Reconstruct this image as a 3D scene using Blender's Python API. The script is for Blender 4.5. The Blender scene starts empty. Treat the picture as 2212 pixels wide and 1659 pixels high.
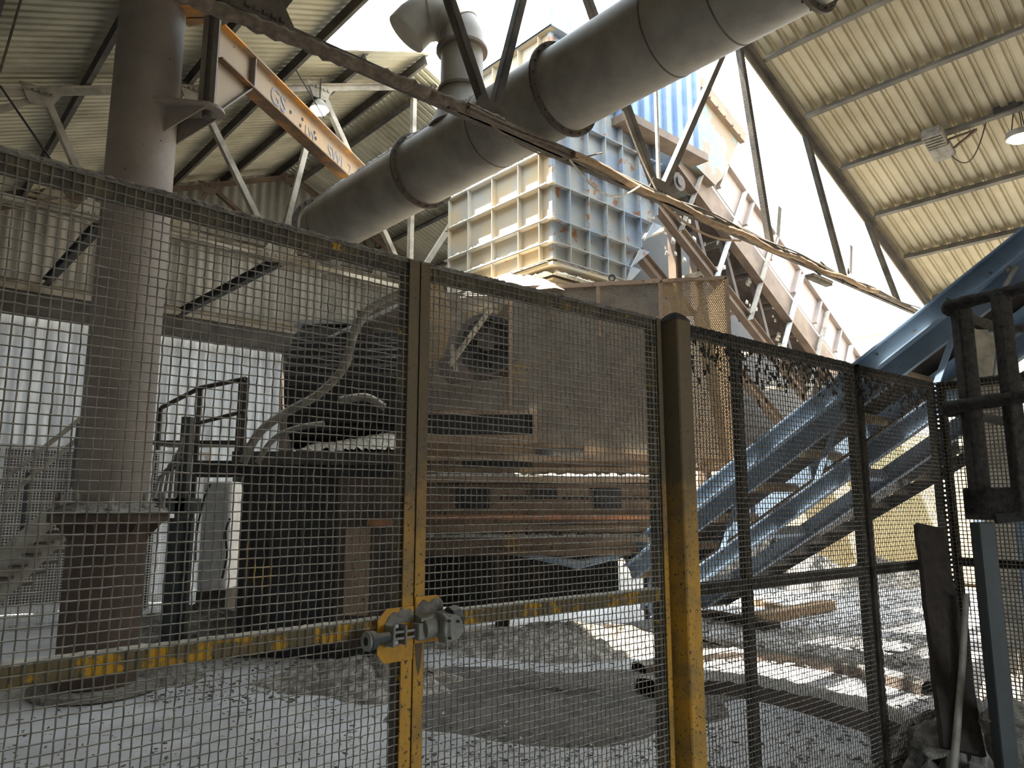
import bpy, bmesh, math, random
import numpy as np
from mathutils import Vector
random.seed(7)
rng = np.random.default_rng(7)
SC = bpy.context.scene
COL = SC.collection

# ------------------------------------------------------------------ camera
FPX = 1590.0
PITCH = math.atan(260 / FPX)
EYE = 1.55
cam_d = bpy.data.cameras.new('camera')
cam_d.sensor_fit = 'HORIZONTAL'
cam_d.sensor_width = 36.0
cam_d.lens = 36.0 * FPX / 2212
cam_d.clip_start = 0.05
cam_d.clip_end = 400
cam = bpy.data.objects.new('camera', cam_d)
COL.objects.link(cam)
cam.location = (0, 0, EYE)
cam.rotation_euler = (math.radians(90) + PITCH, 0, 0)
SC.camera = cam

# ------------------------------------------------------------------ axes of the shed
AZ = 48.3
def az(a):
    a = math.radians(a)
    return np.array([math.sin(a), math.cos(a), 0.0])
F = az(AZ)            # along the trusses
P = az(AZ - 90)       # along the ridge
UP = np.array([0, 0, 1.0])
def W(f, p, z):
    return F * f + P * p + UP * z

# ------------------------------------------------------------------ sky, sun, exposure
wd = bpy.data.worlds.new('world')
SC.world = wd
wd.use_nodes = True
bgn = wd.node_tree.nodes['Background']
bgn.inputs[0].default_value = (0.80, 0.91, 1.0, 1)
bgn.inputs[1].default_value = 6.0
sun_d = bpy.data.lights.new('sun', 'SUN')
sun_d.energy = 26.0
sun_d.angle = math.radians(0.8)
sun_d.color = (1.0, 0.93, 0.80)
sun = bpy.data.objects.new('sun', sun_d)
COL.objects.link(sun)
to_sun = Vector(F * -0.24 + P * 0.21 + UP * 0.90)
sun.rotation_euler = to_sun.to_track_quat('Z', 'Y').to_euler()
sun.location = to_sun * 30
SC.view_settings.view_transform = 'Standard'
SC.view_settings.look = 'None'
SC.view_settings.exposure = 0.85
SC.view_settings.gamma = 1.0
SC.view_settings.use_curve_mapping = False
SC.cycles.max_bounces = 8
SC.cycles.diffuse_bounces = 5
SC.cycles.transparent_max_bounces = 16
SC.cycles.sample_clamp_indirect = 8.0

# ------------------------------------------------------------------ survey helpers: points on real planes
_c, _s = math.cos(PITCH), math.sin(PITCH)
EYEV = np.array([0, 0, EYE])
def ray(u, v):
    a = (u - 1106) / FPX
    b = (829.5 - v) / FPX
    return np.array([a, _c - b * _s, _s + b * _c])
def on(u, v, n, k):
    r = ray(u, v)
    n = np.asarray(n, float)
    return EYEV + r * ((k - n @ EYEV) / (n @ r))
def onP(u, v, p): return on(u, v, P, p)
def onF(u, v, f): return on(u, v, F, f)
def onZ(u, v, z): return on(u, v, UP, z)
def onY(u, v, y): return on(u, v, (0, 1, 0), y)

# ------------------------------------------------------------------ materials
def srgb(*c):
    return tuple(((x / 255 / 12.92) if x / 255 < 0.04045 else ((x / 255 + 0.055) / 1.055) ** 2.4) for x in c) + (1,)

def mat(name, base, second=None, nscale=3.0, lo=0.4, hi=0.65, rough=0.8, metal=0.0,
        dust=None, dust_lo=0.25, dust_hi=0.8, rust=None, rust_scale=2.5, rust_lo=0.56, rust_hi=0.62,
        speck=None, speck_scale=40, speck_lo=0.6, bump=0.0, bump_scale=60, stretch=None, zfade=None):
    m = bpy.data.materials.new(name)
    m.use_nodes = True
    nt = m.node_tree
    N, L = nt.nodes, nt.links
    b = N['Principled BSDF']
    b.inputs['Roughness'].default_value = rough
    b.inputs['Metallic'].default_value = metal
    tc = N.new('ShaderNodeTexCoord')
    vec = tc.outputs['Object']
    if stretch:
        mp = N.new('ShaderNodeMapping')
        mp.inputs['Scale'].default_value = stretch
        L.new(vec, mp.inputs['Vector'])
        vec_s = mp.outputs[0]
    else:
        vec_s = vec
    def noise(scale, detail=6, v=vec):
        n = N.new('ShaderNodeTexNoise')
        n.inputs['Scale'].default_value = scale
        n.inputs['Detail'].default_value = detail
        n.inputs['Roughness'].default_value = 0.62
        L.new(v, n.inputs['Vector'])
        return n.outputs['Fac']
    def rng_(x, a, c):
        r = N.new('ShaderNodeMapRange')
        r.inputs['From Min'].default_value = a
        r.inputs['From Max'].default_value = c
        L.new(x, r.inputs['Value'])
        return r.outputs[0]
    def mix(fac, a, c):
        x = N.new('ShaderNodeMix')
        x.data_type = 'RGBA'
        L.new(fac, x.inputs['Factor'])
        for s, q in ((6, a), (7, c)):
            if isinstance(q, tuple): x.inputs[s].default_value = q
            else: L.new(q, x.inputs[s])
        return x.outputs[2]
    def mul(a, c):
        x = N.new('ShaderNodeMath'); x.operation = 'MULTIPLY'
        L.new(a, x.inputs[0]); L.new(c, x.inputs[1])
        return x.outputs[0]
    col = base
    if second:
        col = mix(rng_(noise(nscale, v=vec_s), lo, hi), base, second)
    if rust:
        col = mix(rng_(noise(rust_scale, 8), rust_lo, rust_hi), col, rust)
    if zfade:                                   # grime that clings from one height upward (object z)
        c2, z0, z1, amt = zfade
        sp = N.new('ShaderNodeSeparateXYZ')
        L.new(vec, sp.inputs[0])
        ad = N.new('ShaderNodeMath'); ad.operation = 'MULTIPLY_ADD'
        L.new(noise(9), ad.inputs[0]); ad.inputs[1].default_value = (z1 - z0) * 1.2
        L.new(sp.outputs[2], ad.inputs[2])
        k = N.new('ShaderNodeMapRange')
        k.inputs['From Min'].default_value = z0 + (z1 - z0) * 0.6
        k.inputs['From Max'].default_value = z1 + (z1 - z0) * 0.6
        k.inputs['To Max'].default_value = amt
        L.new(ad.outputs[0], k.inputs['Value'])
        col = mix(k.outputs[0], col, c2)
    if speck:
        col = mix(rng_(noise(speck_scale, 2), speck_lo, speck_lo + 0.06), col, speck)
    if dust:
        g = N.new('ShaderNodeNewGeometry')
        sp = N.new('ShaderNodeSeparateXYZ')
        L.new(g.outputs['Normal'], sp.inputs[0])
        up = rng_(sp.outputs[2], dust_lo, dust_hi)
        col = mix(mul(up, rng_(noise(7), 0.25, 0.5)), col, dust)
    if isinstance(col, tuple): b.inputs['Base Color'].default_value = col
    else: L.new(col, b.inputs['Base Color'])
    if bump:
        bp = N.new('ShaderNodeBump')
        bp.inputs['Strength'].default_value = bump
        bp.inputs['Distance'].default_value = 0.02
        L.new(noise(bump_scale, 4), bp.inputs['Height'])
        L.new(bp.outputs[0], b.inputs['Normal'])
    return m

def emit(name, col, s):
    m = bpy.data.materials.new(name)
    m.use_nodes = True
    b = m.node_tree.nodes['Principled BSDF']
    b.inputs['Base Color'].default_value = col
    b.inputs['Emission Color'].default_value = col
    b.inputs['Emission Strength'].default_value = s
    return m

def perforated(name, base, second, pitch, radius):
    m = mat(name, base, second, nscale=5, rough=0.75, speck=srgb(52, 46, 40), speck_scale=28, speck_lo=0.64)
    nt = m.node_tree; N, L = nt.nodes, nt.links
    tc = N.new('ShaderNodeTexCoord')
    sp = N.new('ShaderNodeSeparateXYZ'); L.new(tc.outputs['Object'], sp.inputs[0])
    def M(op, a, b=None):
        x = N.new('ShaderNodeMath'); x.operation = op
        for i, q in enumerate((a, b)):
            if q is None: continue
            if isinstance(q, (int, float)): x.inputs[i].default_value = q
            else: L.new(q, x.inputs[i])
        return x.outputs[0]
    h = M('ADD', sp.outputs[0], M('MULTIPLY', sp.outputs[1], 1.0))
    rowf = M('MULTIPLY', sp.outputs[2], 1 / (pitch * 0.866))
    row = M('FLOOR', rowf)
    off = M('MULTIPLY', M('MODULO', M('ADD', row, 1000), 2), 0.5)
    fx = M('SUBTRACT', M('FRACT', M('ADD', M('MULTIPLY', h, 1 / pitch), off)), 0.5)
    fz = M('MULTIPLY', M('SUBTRACT', M('FRACT', rowf), 0.5), 0.866)
    d = M('SQRT', M('ADD', M('MULTIPLY', fx, fx), M('MULTIPLY', fz, fz)))
    hole = M('LESS_THAN', d, radius)
    tr = N.new('ShaderNodeBsdfTransparent')
    ms = N.new('ShaderNodeMixShader')
    L.new(hole, ms.inputs[0])
    L.new(N['Principled BSDF'].outputs[0], ms.inputs[1])
    L.new(tr.outputs[0], ms.inputs[2])
    L.new(ms.outputs[0], N['Material Output'].inputs['Surface'])
    return m

DUST = srgb(196, 192, 182)
GDUST = srgb(150, 146, 138)
M_ = {}
M_['roof_l'] = mat('cream_roof_sheet', srgb(196, 190, 166), srgb(160, 153, 130), nscale=1.2, rough=0.7)
M_['roof_r'] = mat('buff_roof_sheet', srgb(200, 188, 158), srgb(172, 160, 132), nscale=1.0, rough=0.7)
M_['wall'] = mat('dusty_wall_sheet', srgb(176, 170, 158), srgb(132, 126, 114), nscale=1.1, rough=0.8, stretch=(1, 1, .35))
M_['wall_lo'] = mat('pale_wall_sheet', srgb(205, 207, 208), srgb(160, 162, 164), nscale=4, rough=0.6, stretch=(2, 2, .2))
M_['dark'] = mat('dark_dusty_steel', srgb(58, 55, 52), srgb(84, 78, 72), nscale=4, rough=0.85, dust=GDUST)
def translucent(m, k, col):
    nt = m.node_tree
    tr = nt.nodes.new('ShaderNodeBsdfTranslucent'); tr.inputs[0].default_value = col
    ms = nt.nodes.new('ShaderNodeMixShader'); ms.inputs[0].default_value = k
    nt.links.new(nt.nodes['Principled BSDF'].outputs[0], ms.inputs[1])
    nt.links.new(tr.outputs[0], ms.inputs[2])
    nt.links.new(ms.outputs[0], nt.nodes['Material Output'].inputs['Surface'])
    return m
M_['skylite'] = translucent(mat('pale_translucent_sheet', srgb(205, 207, 208), srgb(160, 162, 164), nscale=4, rough=0.6, stretch=(2, 2, .2)), .012, srgb(190, 202, 214))
M_['black'] = mat('black_steel', srgb(34, 34, 36), srgb(50, 48, 48), nscale=6, rough=0.7, dust=srgb(110, 106, 100))
M_['purlin'] = mat('purlin_steel', srgb(64, 60, 56), srgb(92, 86, 78), nscale=3, rough=0.85)
M_['purlin_r'] = mat('grey_purlin_steel', srgb(104, 100, 92), srgb(132, 126, 114), nscale=3, rough=0.85)
M_['truss'] = mat('pale_truss_steel', srgb(170, 160, 142), srgb(120, 110, 96), nscale=3, rough=0.8, dust=DUST)
M_['truss_d'] = mat('grimy_truss_steel', srgb(96, 88, 78), srgb(62, 58, 54), nscale=3, rough=0.9, dust=GDUST, bump=.4)
M_['column'] = mat('brown_grey_column', srgb(134, 124, 115), srgb(116, 107, 99), nscale=2.0, rough=0.7, speck=srgb(60, 50, 44), speck_scale=22, speck_lo=.70)
M_['pedestal'] = mat('rusty_pedestal', srgb(88, 73, 64), srgb(70, 60, 54), nscale=3, rough=0.9, dust=DUST)
M_['orange'] = mat('dusty_orange_steel', srgb(216, 150, 70), srgb(158, 134, 110), nscale=2.2, lo=.42, hi=.55, rough=0.75, dust=GDUST, speck=srgb(70, 52, 40), speck_scale=25, speck_lo=.68)
M_['orange_d'] = mat('grimy_orange_flange', srgb(118, 94, 72), srgb(176, 124, 64), nscale=3, lo=.5, hi=.65, rough=.8)
M_['orange_w'] = mat('dusty_orange_web', srgb(160, 138, 112), srgb(186, 148, 100), nscale=1.6, lo=.52, hi=.70, rough=0.75, speck=srgb(70, 52, 40), speck_scale=18, speck_lo=.69)
M_['letter'] = mat('faded_blue_lettering', srgb(132, 136, 150), srgb(150, 136, 118), nscale=8, rough=.8)
M_['duct'] = mat('grey_duct_steel', srgb(136, 130, 120), srgb(112, 106, 98), nscale=2.5, rough=0.62, dust=srgb(166, 162, 152), dust_lo=.55, dust_hi=.9, stretch=(1, 1, 1))
M_['flange'] = mat('brown_flange_steel', srgb(92, 80, 70), srgb(70, 62, 56), nscale=6, rough=0.8)
M_['hop'] = mat('blue_hopper_steel', srgb(118, 132, 150), srgb(146, 146, 140), nscale=2.2, lo=.38, hi=.62, rough=0.8, rust=srgb(134, 92, 64), rust_scale=5.5, rust_lo=.58, rust_hi=.63, dust=srgb(236, 230, 216), dust_lo=.3, dust_hi=.7)
M_['hop_l'] = mat('dusty_hopper_steel', srgb(166, 150, 122), srgb(150, 150, 146), nscale=1.6, lo=.4, hi=.65, rough=0.85, rust=srgb(160, 110, 72), rust_scale=4, rust_lo=.66, rust_hi=.70, dust=srgb(240, 234, 220), dust_lo=.3, dust_hi=.7)
M_['hop_blue'] = mat('blue_hood_steel', srgb(86, 108, 138), srgb(112, 128, 146), nscale=2, rough=0.65)
M_['white_dust'] = mat('white_fibre_dust', srgb(226, 220, 206), srgb(170, 162, 148), nscale=14, rough=1.0, bump=.8, bump_scale=40)
M_['grey_dust'] = mat('grey_fibre_dust', srgb(150, 146, 138), srgb(104, 100, 94), nscale=16, rough=1.0, bump=.9, bump_scale=50)
M_['dark_dust'] = mat('dark_fibre_dust', srgb(74, 71, 67), srgb(48, 46, 44), nscale=30, rough=1.0, bump=1.0, bump_scale=120)
M_['brown'] = mat('brown_rusty_steel', srgb(108, 90, 74), srgb(86, 71, 60), nscale=3, rough=0.85, dust=DUST)
M_['brown_d'] = mat('dark_brown_steel', srgb(86, 74, 66), srgb(62, 55, 50), nscale=3, rough=0.9, dust=GDUST)
M_['girder'] = mat('pale_pink_girder', srgb(140, 126, 118), srgb(122, 110, 104), nscale=2, rough=0.75)
M_['chute'] = mat('stained_turquoise_chute', srgb(100, 84, 66), srgb(88, 112, 112), nscale=2.6, lo=.46, hi=.6, rough=0.7, rust=srgb(136, 92, 60), rust_scale=3, rust_lo=.62, rust_hi=.68)
M_['board'] = mat('dark_grey_boarding', srgb(44, 42, 40), srgb(36, 34, 32), nscale=2, rough=.9)
M_['blue'] = mat('steel_blue_paint', srgb(108, 126, 146), srgb(88, 106, 126), nscale=2.5, rough=0.75, dust=srgb(170, 176, 180), speck=srgb(60, 70, 84), speck_scale=30, speck_lo=.68)
M_['belt'] = mat('brown_rubber_belt', srgb(74, 62, 54), srgb(54, 48, 44), nscale=5, rough=.9)
M_['tan'] = mat('tan_machine_steel', srgb(150, 128, 106), srgb(120, 102, 86), nscale=3, rough=0.8, dust=DUST, speck=srgb(66, 56, 48), speck_scale=30, speck_lo=.64)
M_['rusty'] = mat('orange_rust_steel', srgb(176, 110, 72), srgb(130, 96, 74), nscale=6, rough=.85)
M_['perf'] = perforated('tan_perforated_sheet', srgb(160, 136, 102), srgb(138, 120, 94), 0.024, 0.36)
M_['perf_d'] = perforated('grey_perforated_sheet', srgb(128, 118, 106), srgb(106, 97, 88), 0.024, 0.32)
M_['yellow'] = mat('dusty_yellow_paint', srgb(190, 142, 44), srgb(126, 104, 64), nscale=4, lo=.47, hi=.66, rough=0.65, dust=GDUST,
                   zfade=(srgb(82, 74, 60), 1.2, 1.7, .93), speck=srgb(70, 60, 42), speck_scale=75, speck_lo=.61)
M_['plate'] = mat('yellow_plate_paint', srgb(206, 152, 34), srgb(166, 122, 42), nscale=9, rough=.65, rust=srgb(110, 76, 48), rust_scale=12, rust_lo=.62, rust_hi=.66, dust=GDUST, speck=srgb(96, 74, 40), speck_scale=60, speck_lo=.64)
M_['stile'] = mat('grimy_yellow_frame', srgb(104, 95, 76), srgb(78, 73, 65), nscale=10, lo=.4, hi=.55, rough=0.9, dust=srgb(220, 216, 206), rust=srgb(196, 152, 50), rust_scale=16, rust_lo=.63, rust_hi=.68)
M_['rail_y'] = mat('patchy_yellow_rail', srgb(112, 100, 74), srgb(196, 150, 46), nscale=11, lo=.52, hi=.58, rough=.9, dust=srgb(226, 222, 212), dust_lo=.5)
M_['stile_d'] = mat('dust_caked_frame', srgb(84, 78, 70), srgb(60, 57, 53), nscale=12, rough=1, dust=srgb(150, 146, 138), bump=.8, bump_scale=90)
M_['wire'] = mat('dusty_mesh_wire', srgb(122, 117, 106), srgb(92, 88, 81), nscale=20, rough=.85, dust=srgb(190, 187, 178), rust=srgb(170, 138, 76), rust_scale=5, rust_lo=.64, rust_hi=.72)
M_['wire_d'] = mat('dust_furred_wire', srgb(104, 98, 88), srgb(72, 68, 62), nscale=40, rough=1, dust=srgb(160, 156, 148))
M_['lock'] = mat('grey_cast_lock', srgb(140, 140, 134), srgb(112, 112, 106), nscale=12, rough=.6, metal=.3, dust=srgb(150, 146, 136))
M_['concrete'] = mat('dusty_concrete', srgb(200, 201, 203), srgb(170, 171, 173), nscale=1.3, rough=.95, speck=srgb(88, 84, 80), speck_scale=14, speck_lo=.66, bump=.5, bump_scale=30)
M_['ground'] = mat('pale_outdoor_ground', srgb(196, 186, 168), srgb(170, 160, 142), nscale=.8, rough=1)
M_['debris'] = mat('pale_litter', srgb(210, 208, 204), srgb(150, 148, 144), nscale=9, rough=.95)
M_['debris_d'] = mat('dark_litter', srgb(74, 70, 66), srgb(120, 114, 106), nscale=9, rough=.95)
M_['dirt'] = mat('dark_floor_dirt', srgb(112, 108, 104), srgb(82, 79, 76), nscale=6, rough=1, bump=.8, bump_scale=40)
M_['heap'] = mat('mixed_debris', srgb(120, 114, 106), srgb(186, 182, 174), nscale=11, lo=.45, hi=.6, rough=1, bump=1, bump_scale=25)
M_['wood'] = mat('weathered_timber', srgb(150, 124, 96), srgb(122, 100, 78), nscale=4, rough=.9, stretch=(6, 6, 1))
M_['wood_d'] = mat('dark_weathered_plank', srgb(60, 52, 46), srgb(44, 40, 37), nscale=5, rough=.95, stretch=(6, 6, 1), bump=.5)
M_['teal'] = mat('grey_teal_paint', srgb(66, 73, 76), srgb(60, 63, 62), nscale=4, rough=.7, dust=GDUST)
M_['cab'] = mat('pale_cabinet_paint', srgb(206, 208, 210), srgb(178, 180, 182), nscale=3, rough=.6)
M_['cable'] = mat('dusty_cable', srgb(112, 98, 84), srgb(80, 72, 66), nscale=20, rough=.9, dust=GDUST)
M_['cable_w'] = mat('pale_cable', srgb(214, 208, 196), srgb(180, 172, 160), nscale=20, rough=.8)
M_['cable_t'] = mat('tan_cable', srgb(150, 124, 94), srgb(120, 100, 80), nscale=14, rough=.9, dust=DUST)
M_['cream'] = mat('cream_render', srgb(226, 206, 160), srgb(206, 186, 142), nscale=1.5, rough=.9)
M_['white'] = mat('white_band', srgb(226, 222, 214), srgb(206, 202, 194), nscale=1.5, rough=.8)
M_['fascia'] = mat('brown_fascia', srgb(150, 104, 80), srgb(128, 90, 70), nscale=2, rough=.8)
M_['lamp'] = emit('lit_lamp_glass', (1, 1, 1, 1), 12)
M_['fixture'] = mat('grey_fitting', srgb(160, 154, 142), srgb(124, 118, 108), nscale=8, rough=.7)
M_['rubber'] = mat('black_rubber', srgb(26, 26, 28), srgb(40, 40, 42), nscale=8, rough=.6, dust=srgb(90, 88, 84))
M_['hose'] = mat('grey_hose', srgb(128, 124, 116), srgb(96, 92, 86), nscale=10, rough=.7, dust=DUST)
M_['mark'] = mat('scratched_mark', srgb(150, 138, 112), rough=.8)

# ------------------------------------------------------------------ mesh collector
def unit(v):
    v = np.asarray(v, float)
    return v / np.linalg.norm(v)

class MB:
    def __init__(self):
        self.v = []; self.f = []; self.smooth = False
    def add(self, vs, fs):
        o = len(self.v)
        self.v += [tuple(map(float, q)) for q in vs]
        self.f += [tuple(i + o for i in q) for q in fs]
        return self
    def hexa(self, c8):
        return self.add(c8, [(0, 3, 2, 1), (4, 5, 6, 7), (0, 1, 5, 4), (1, 2, 6, 5), (2, 3, 7, 6), (3, 0, 4, 7)])
    def box(self, o, a, b, c):
        """corner o, edge vectors a, b, c"""
        o, a, b, c = (np.asarray(q, float) for q in (o, a, b, c))
        if np.dot(np.cross(a, b), c) < 0: a, b = b, a
        return self.hexa([o, o + a, o + a + b, o + b, o + c, o + a + c, o + a + b + c, o + b + c])
    def cbox(self, ctr, a, b, c):
        a, b, c = (np.asarray(q, float) for q in (a, b, c))
        return self.box(np.asarray(ctr, float) - (a + b + c) / 2, a, b, c)
    def prism(self, pts, ext):
        pts = [np.asarray(q, float) for q in pts]; ext = np.asarray(ext, float)
        n = len(pts)
        nrm = sum(np.cross(pts[i], pts[(i + 1) % n]) for i in range(n))
        if np.dot(nrm, ext) < 0: pts = pts[::-1]
        return self.add(pts + [q + ext for q in pts],
                        [tuple(range(n))[::-1], tuple(range(n, 2 * n))] + [(i, (i + 1) % n, n + (i + 1) % n, n + i) for i in range(n)])
    def bar(self, p, q, w, h, up=UP):
        p, q = np.asarray(p, float), np.asarray(q, float)
        d = unit(q - p)
        x = np.cross(d, up)
        if np.linalg.norm(x) < 1e-4: x = np.cross(d, F)
        x = unit(x); y = np.cross(x, d)
        return self.box(p - x * w / 2 - y * h / 2, x * w, q - p, y * h)
    def angle(self, p, q, w, h, t=.008, up=UP, sx=1, sy=1):
        """L section from p to q: one flange along up, one across"""
        p, q = np.asarray(p, float), np.asarray(q, float)
        d = unit(q - p); x = np.cross(d, up)
        if np.linalg.norm(x) < 1e-4: x = np.cross(d, F)
        x = unit(x) * sx; y = np.cross(unit(np.cross(d, up)) if np.linalg.norm(np.cross(d, up)) > 1e-4 else unit(np.cross(d, F)), d) * sy
        self.box(p, x * w, q - p, y * t)
        self.box(p, x * t, q - p, y * h)
        return self
    def ibeam(self, p, q, w, h, t=.012, up=UP):
        p, q = np.asarray(p, float), np.asarray(q, float)
        d = unit(q - p); x = unit(np.cross(d, up)); y = np.cross(x, d)
        for s in (-1, 1):
            self.box(p + y * (s * (h / 2 - t / 2)) - y * t / 2 - x * w / 2, x * w, q - p, y * t)
        self.box(p - y * (h / 2 - t) - x * t / 2, x * t, q - p, y * (h - 2 * t))
        return self
    def tube(self, pts, r, n=8, cap=True, hollow=False):
        pts = [np.asarray(q, float) for q in pts]
        m = len(pts)
        rs = r if hasattr(r, '__len__') else [r] * m
        ref = None; vs = []
        for i in range(m):
            d = unit((pts[min(i + 1, m - 1)] - pts[max(i - 1, 0)]))
            if ref is None:
                ref = np.cross(d, UP)
                if np.linalg.norm(ref) < 1e-3: ref = np.cross(d, F)
            ref = unit(ref - d * (ref @ d)); y = np.cross(d, ref)
            for k in range(n):
                a = 2 * math.pi * k / n
                vs.append(pts[i] + (ref * math.cos(a) + y * math.sin(a)) * rs[i])
        fs = []
        for i in range(m - 1):
            for k in range(n):
                a, b = i * n + k, i * n + (k + 1) % n
                fs.append((a, a + n, b + n, b))
        if cap:
            fs.append(tuple(range(n)))
            fs.append(tuple(range((m - 1) * n, m * n))[::-1])
        return self.add(vs, fs)
    def ring(self, c, ax, r0, r1, w, n=40):
        """flat flange: inner r0, outer r1, thickness w along ax"""
        c = np.asarray(c, float); ax = unit(ax)
        x = np.cross(ax, UP)
        if np.linalg.norm(x) < 1e-3: x = np.cross(ax, F)
        x = unit(x); y = np.cross(ax, x)
        vs = []
        for k in range(n):
            a = 2 * math.pi * k / n
            d = x * math.cos(a) + y * math.sin(a)
            vs += [c + d * r0 - ax * w / 2, c + d * r1 - ax * w / 2, c + d * r1 + ax * w / 2, c + d * r0 + ax * w / 2]
        fs = []
        for k in range(n):
            a, b = 4 * k, 4 * ((k + 1) % n)
            for j in range(4):
                fs.append((a + j, b + j, b + (j + 1) % 4, a + (j + 1) % 4))
        return self.add(vs, fs)
    def grid(self, fn, nu, nv):
        vs = [fn(i / nu, j / nv) for j in range(nv + 1) for i in range(nu + 1)]
        fs = [(j * (nu + 1) + i, j * (nu + 1) + i + 1, (j + 1) * (nu + 1) + i + 1, (j + 1) * (nu + 1) + i) for j in range(nv) for i in range(nu)]
        return self.add(vs, fs)
    def build(self, name, material, parent=None, smooth=False, origin=None, bevel=0, label=None, solid=0):
        if parent is not None: o0 = np.array(parent['_base'])
        elif origin is not None: o0 = np.asarray(origin, float)
        else: o0 = np.zeros(3)
        va = np.array(self.v) - o0
        me = bpy.data.meshes.new(name)
        me.from_pydata(va.tolist(), [], self.f)
        me.materials.append(M_[material])
        if smooth:
            me.polygons.foreach_set('use_smooth', [True] * len(me.polygons))
        me.update()
        ob = bpy.data.objects.new(name, me)
        COL.objects.link(ob)
        if parent is not None:
            ob.parent = parent
            ob['_base'] = [float(q) for q in o0]
        else:
            ob.location = o0
            ob['_base'] = [float(q) for q in o0]
        if smooth:
            try: me.set_sharp_from_angle(angle=math.radians(40))
            except Exception: pass
        if bevel:
            b = ob.modifiers.new('bevel', 'BEVEL'); b.width = bevel; b.segments = 1; b.limit_method = 'ANGLE'
        if solid:
            b = ob.modifiers.new('solid', 'SOLIDIFY'); b.thickness = solid
        if label: ob['label'] = label
        return ob

def thing(name, label, cat, base, group=None):
    o = bpy.data.objects.new(name, None)
    COL.objects.link(o)
    o.location = base
    o.empty_display_size = .1
    o['_base'] = [float(q) for q in base]
    o['label'] = label; o['category'] = cat
    if group: o['group'] = group
    return o
def tag(o, label, cat, group=None, kind=None):
    o['label'] = label; o['category'] = cat
    if group: o['group'] = group
    if kind: o['kind'] = kind
    return o
def struct(o):
    o['kind'] = 'structure'
    return o

# ================================================================== SETTING
SLOPE = 0.4155
RIDGE_F, RIDGE_Z = 6.06, 8.40
def roof_z(f): return RIDGE_Z - SLOPE * abs(f - RIDGE_F)
T0, T1, PW = 4.46, 9.18, 13.9          # near truss, middle truss, end wall

def corrugated(mb, f0, f1, p0, p1, pitch, depth, prof='sin', nf=1):
    """roof sheet between f0..f1, p0..p1 with ribs running down the slope"""
    n = max(1, int(round((p1 - p0) / pitch)))
    ps, hs = [], []
    for i in range(n):
        if prof == 'rib':
            for k, h in ((0, 0), (.56, .08), (.62, 1), (.86, 1), (.94, 0)):
                ps.append(p0 + (i + k) * pitch); hs.append(depth * h)
        else:
            for k, h in ((0, 0), (.42, 0), (.5, 1), (.62, 1), (.66, .55), (.70, .55), (.74, 1), (.88, 1), (.96, 0)):
                ps.append(p0 + (i + k) * pitch); hs.append(depth * h)
    ps.append(p0 + n * pitch); hs.append(0)
    fs_ = [f0 + (f1 - f0) * j / nf for j in range(nf + 1)]
    vs = [W(f, p, roof_z(f) + h) for f in fs_ for p, h in zip(ps, hs)]
    m = len(ps)
    mb.add(vs, [(j * m + i, j * m + i + 1, (j + 1) * m + i + 1, (j + 1) * m + i) for j in range(nf) for i in range(m - 1)])

def purlin(f, p0, p1, parent, material='purlin', w=.07, h=.15):
    mb = MB()
    z = roof_z(f) - .02
    sgn = 1 if f < RIDGE_F else -1
    d = unit(F + UP * SLOPE * sgn)                       # slope direction
    n = unit(np.cross(d, P)); n = n if n[2] > 0 else -n
    o = W(f, p0, z)
    L_ = P * (p1 - p0)
    mb.box(o - n * h, d * .006, L_, n * h)
    mb.box(o - n * .006, d * w, L_, n * .006)
    mb.box(o - n * h, d * -w * .9, L_, n * .006)
    return mb.build('purlin', material, parent)

mb = MB()
corrugated(mb, -4.0, 3.92, -3.5, 14.3, .125, .04, 'rib')
cl = struct(mb.build('ceiling_left', 'roof_l'))
mb = MB()
corrugated(mb, 3.92, RIDGE_F, 8.45, 14.3, .125, .04, 'rib')
cl2 = struct(mb.build('ceiling_far_left', 'roof_l'))
mb = MB()
corrugated(mb, 3.92, RIDGE_F, -3.5, 3.42, .125, .04, 'rib')
corrugated(mb, 3.92, RIDGE_F, 3.85, 4.35, .125, .04, 'rib')
cl3 = struct(mb.build('ceiling_near_left', 'roof_l'))
mb = MB()
corrugated(mb, RIDGE_F, 15.5, -3.5, 4.62, .17, .04, 'trap')
cr = struct(mb.build('ceiling_right', 'roof_r'))
mb = MB()
corrugated(mb, RIDGE_F, 15.5, 8.9, 14.3, .125, .04, 'rib')
cr2 = struct(mb.build('ceiling_far_right', 'roof_l'))
for f in (-1.6, -.6, .5, 1.53, 2.65, 3.82):
    purlin(f, -3.5, 14.0, cl)
for f in (4.78, 5.80):
    purlin(f, 8.5, 14.0, cl2)
for f in (4.78, 5.80):
    purlin(f, -3.5, 4.45, cl3)
for f in (6.35, 7.4, 8.42, 9.46, 10.5, 11.58, 12.65, 13.79, 14.8):
    purlin(f, -3.5, 4.42, cr, 'purlin_r', w=.06, h=.13)
for f in (6.35, 7.4, 8.42, 9.46, 10.5, 11.58, 12.65):
    purlin(f, 9.0, 14.0, cr2)

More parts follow.
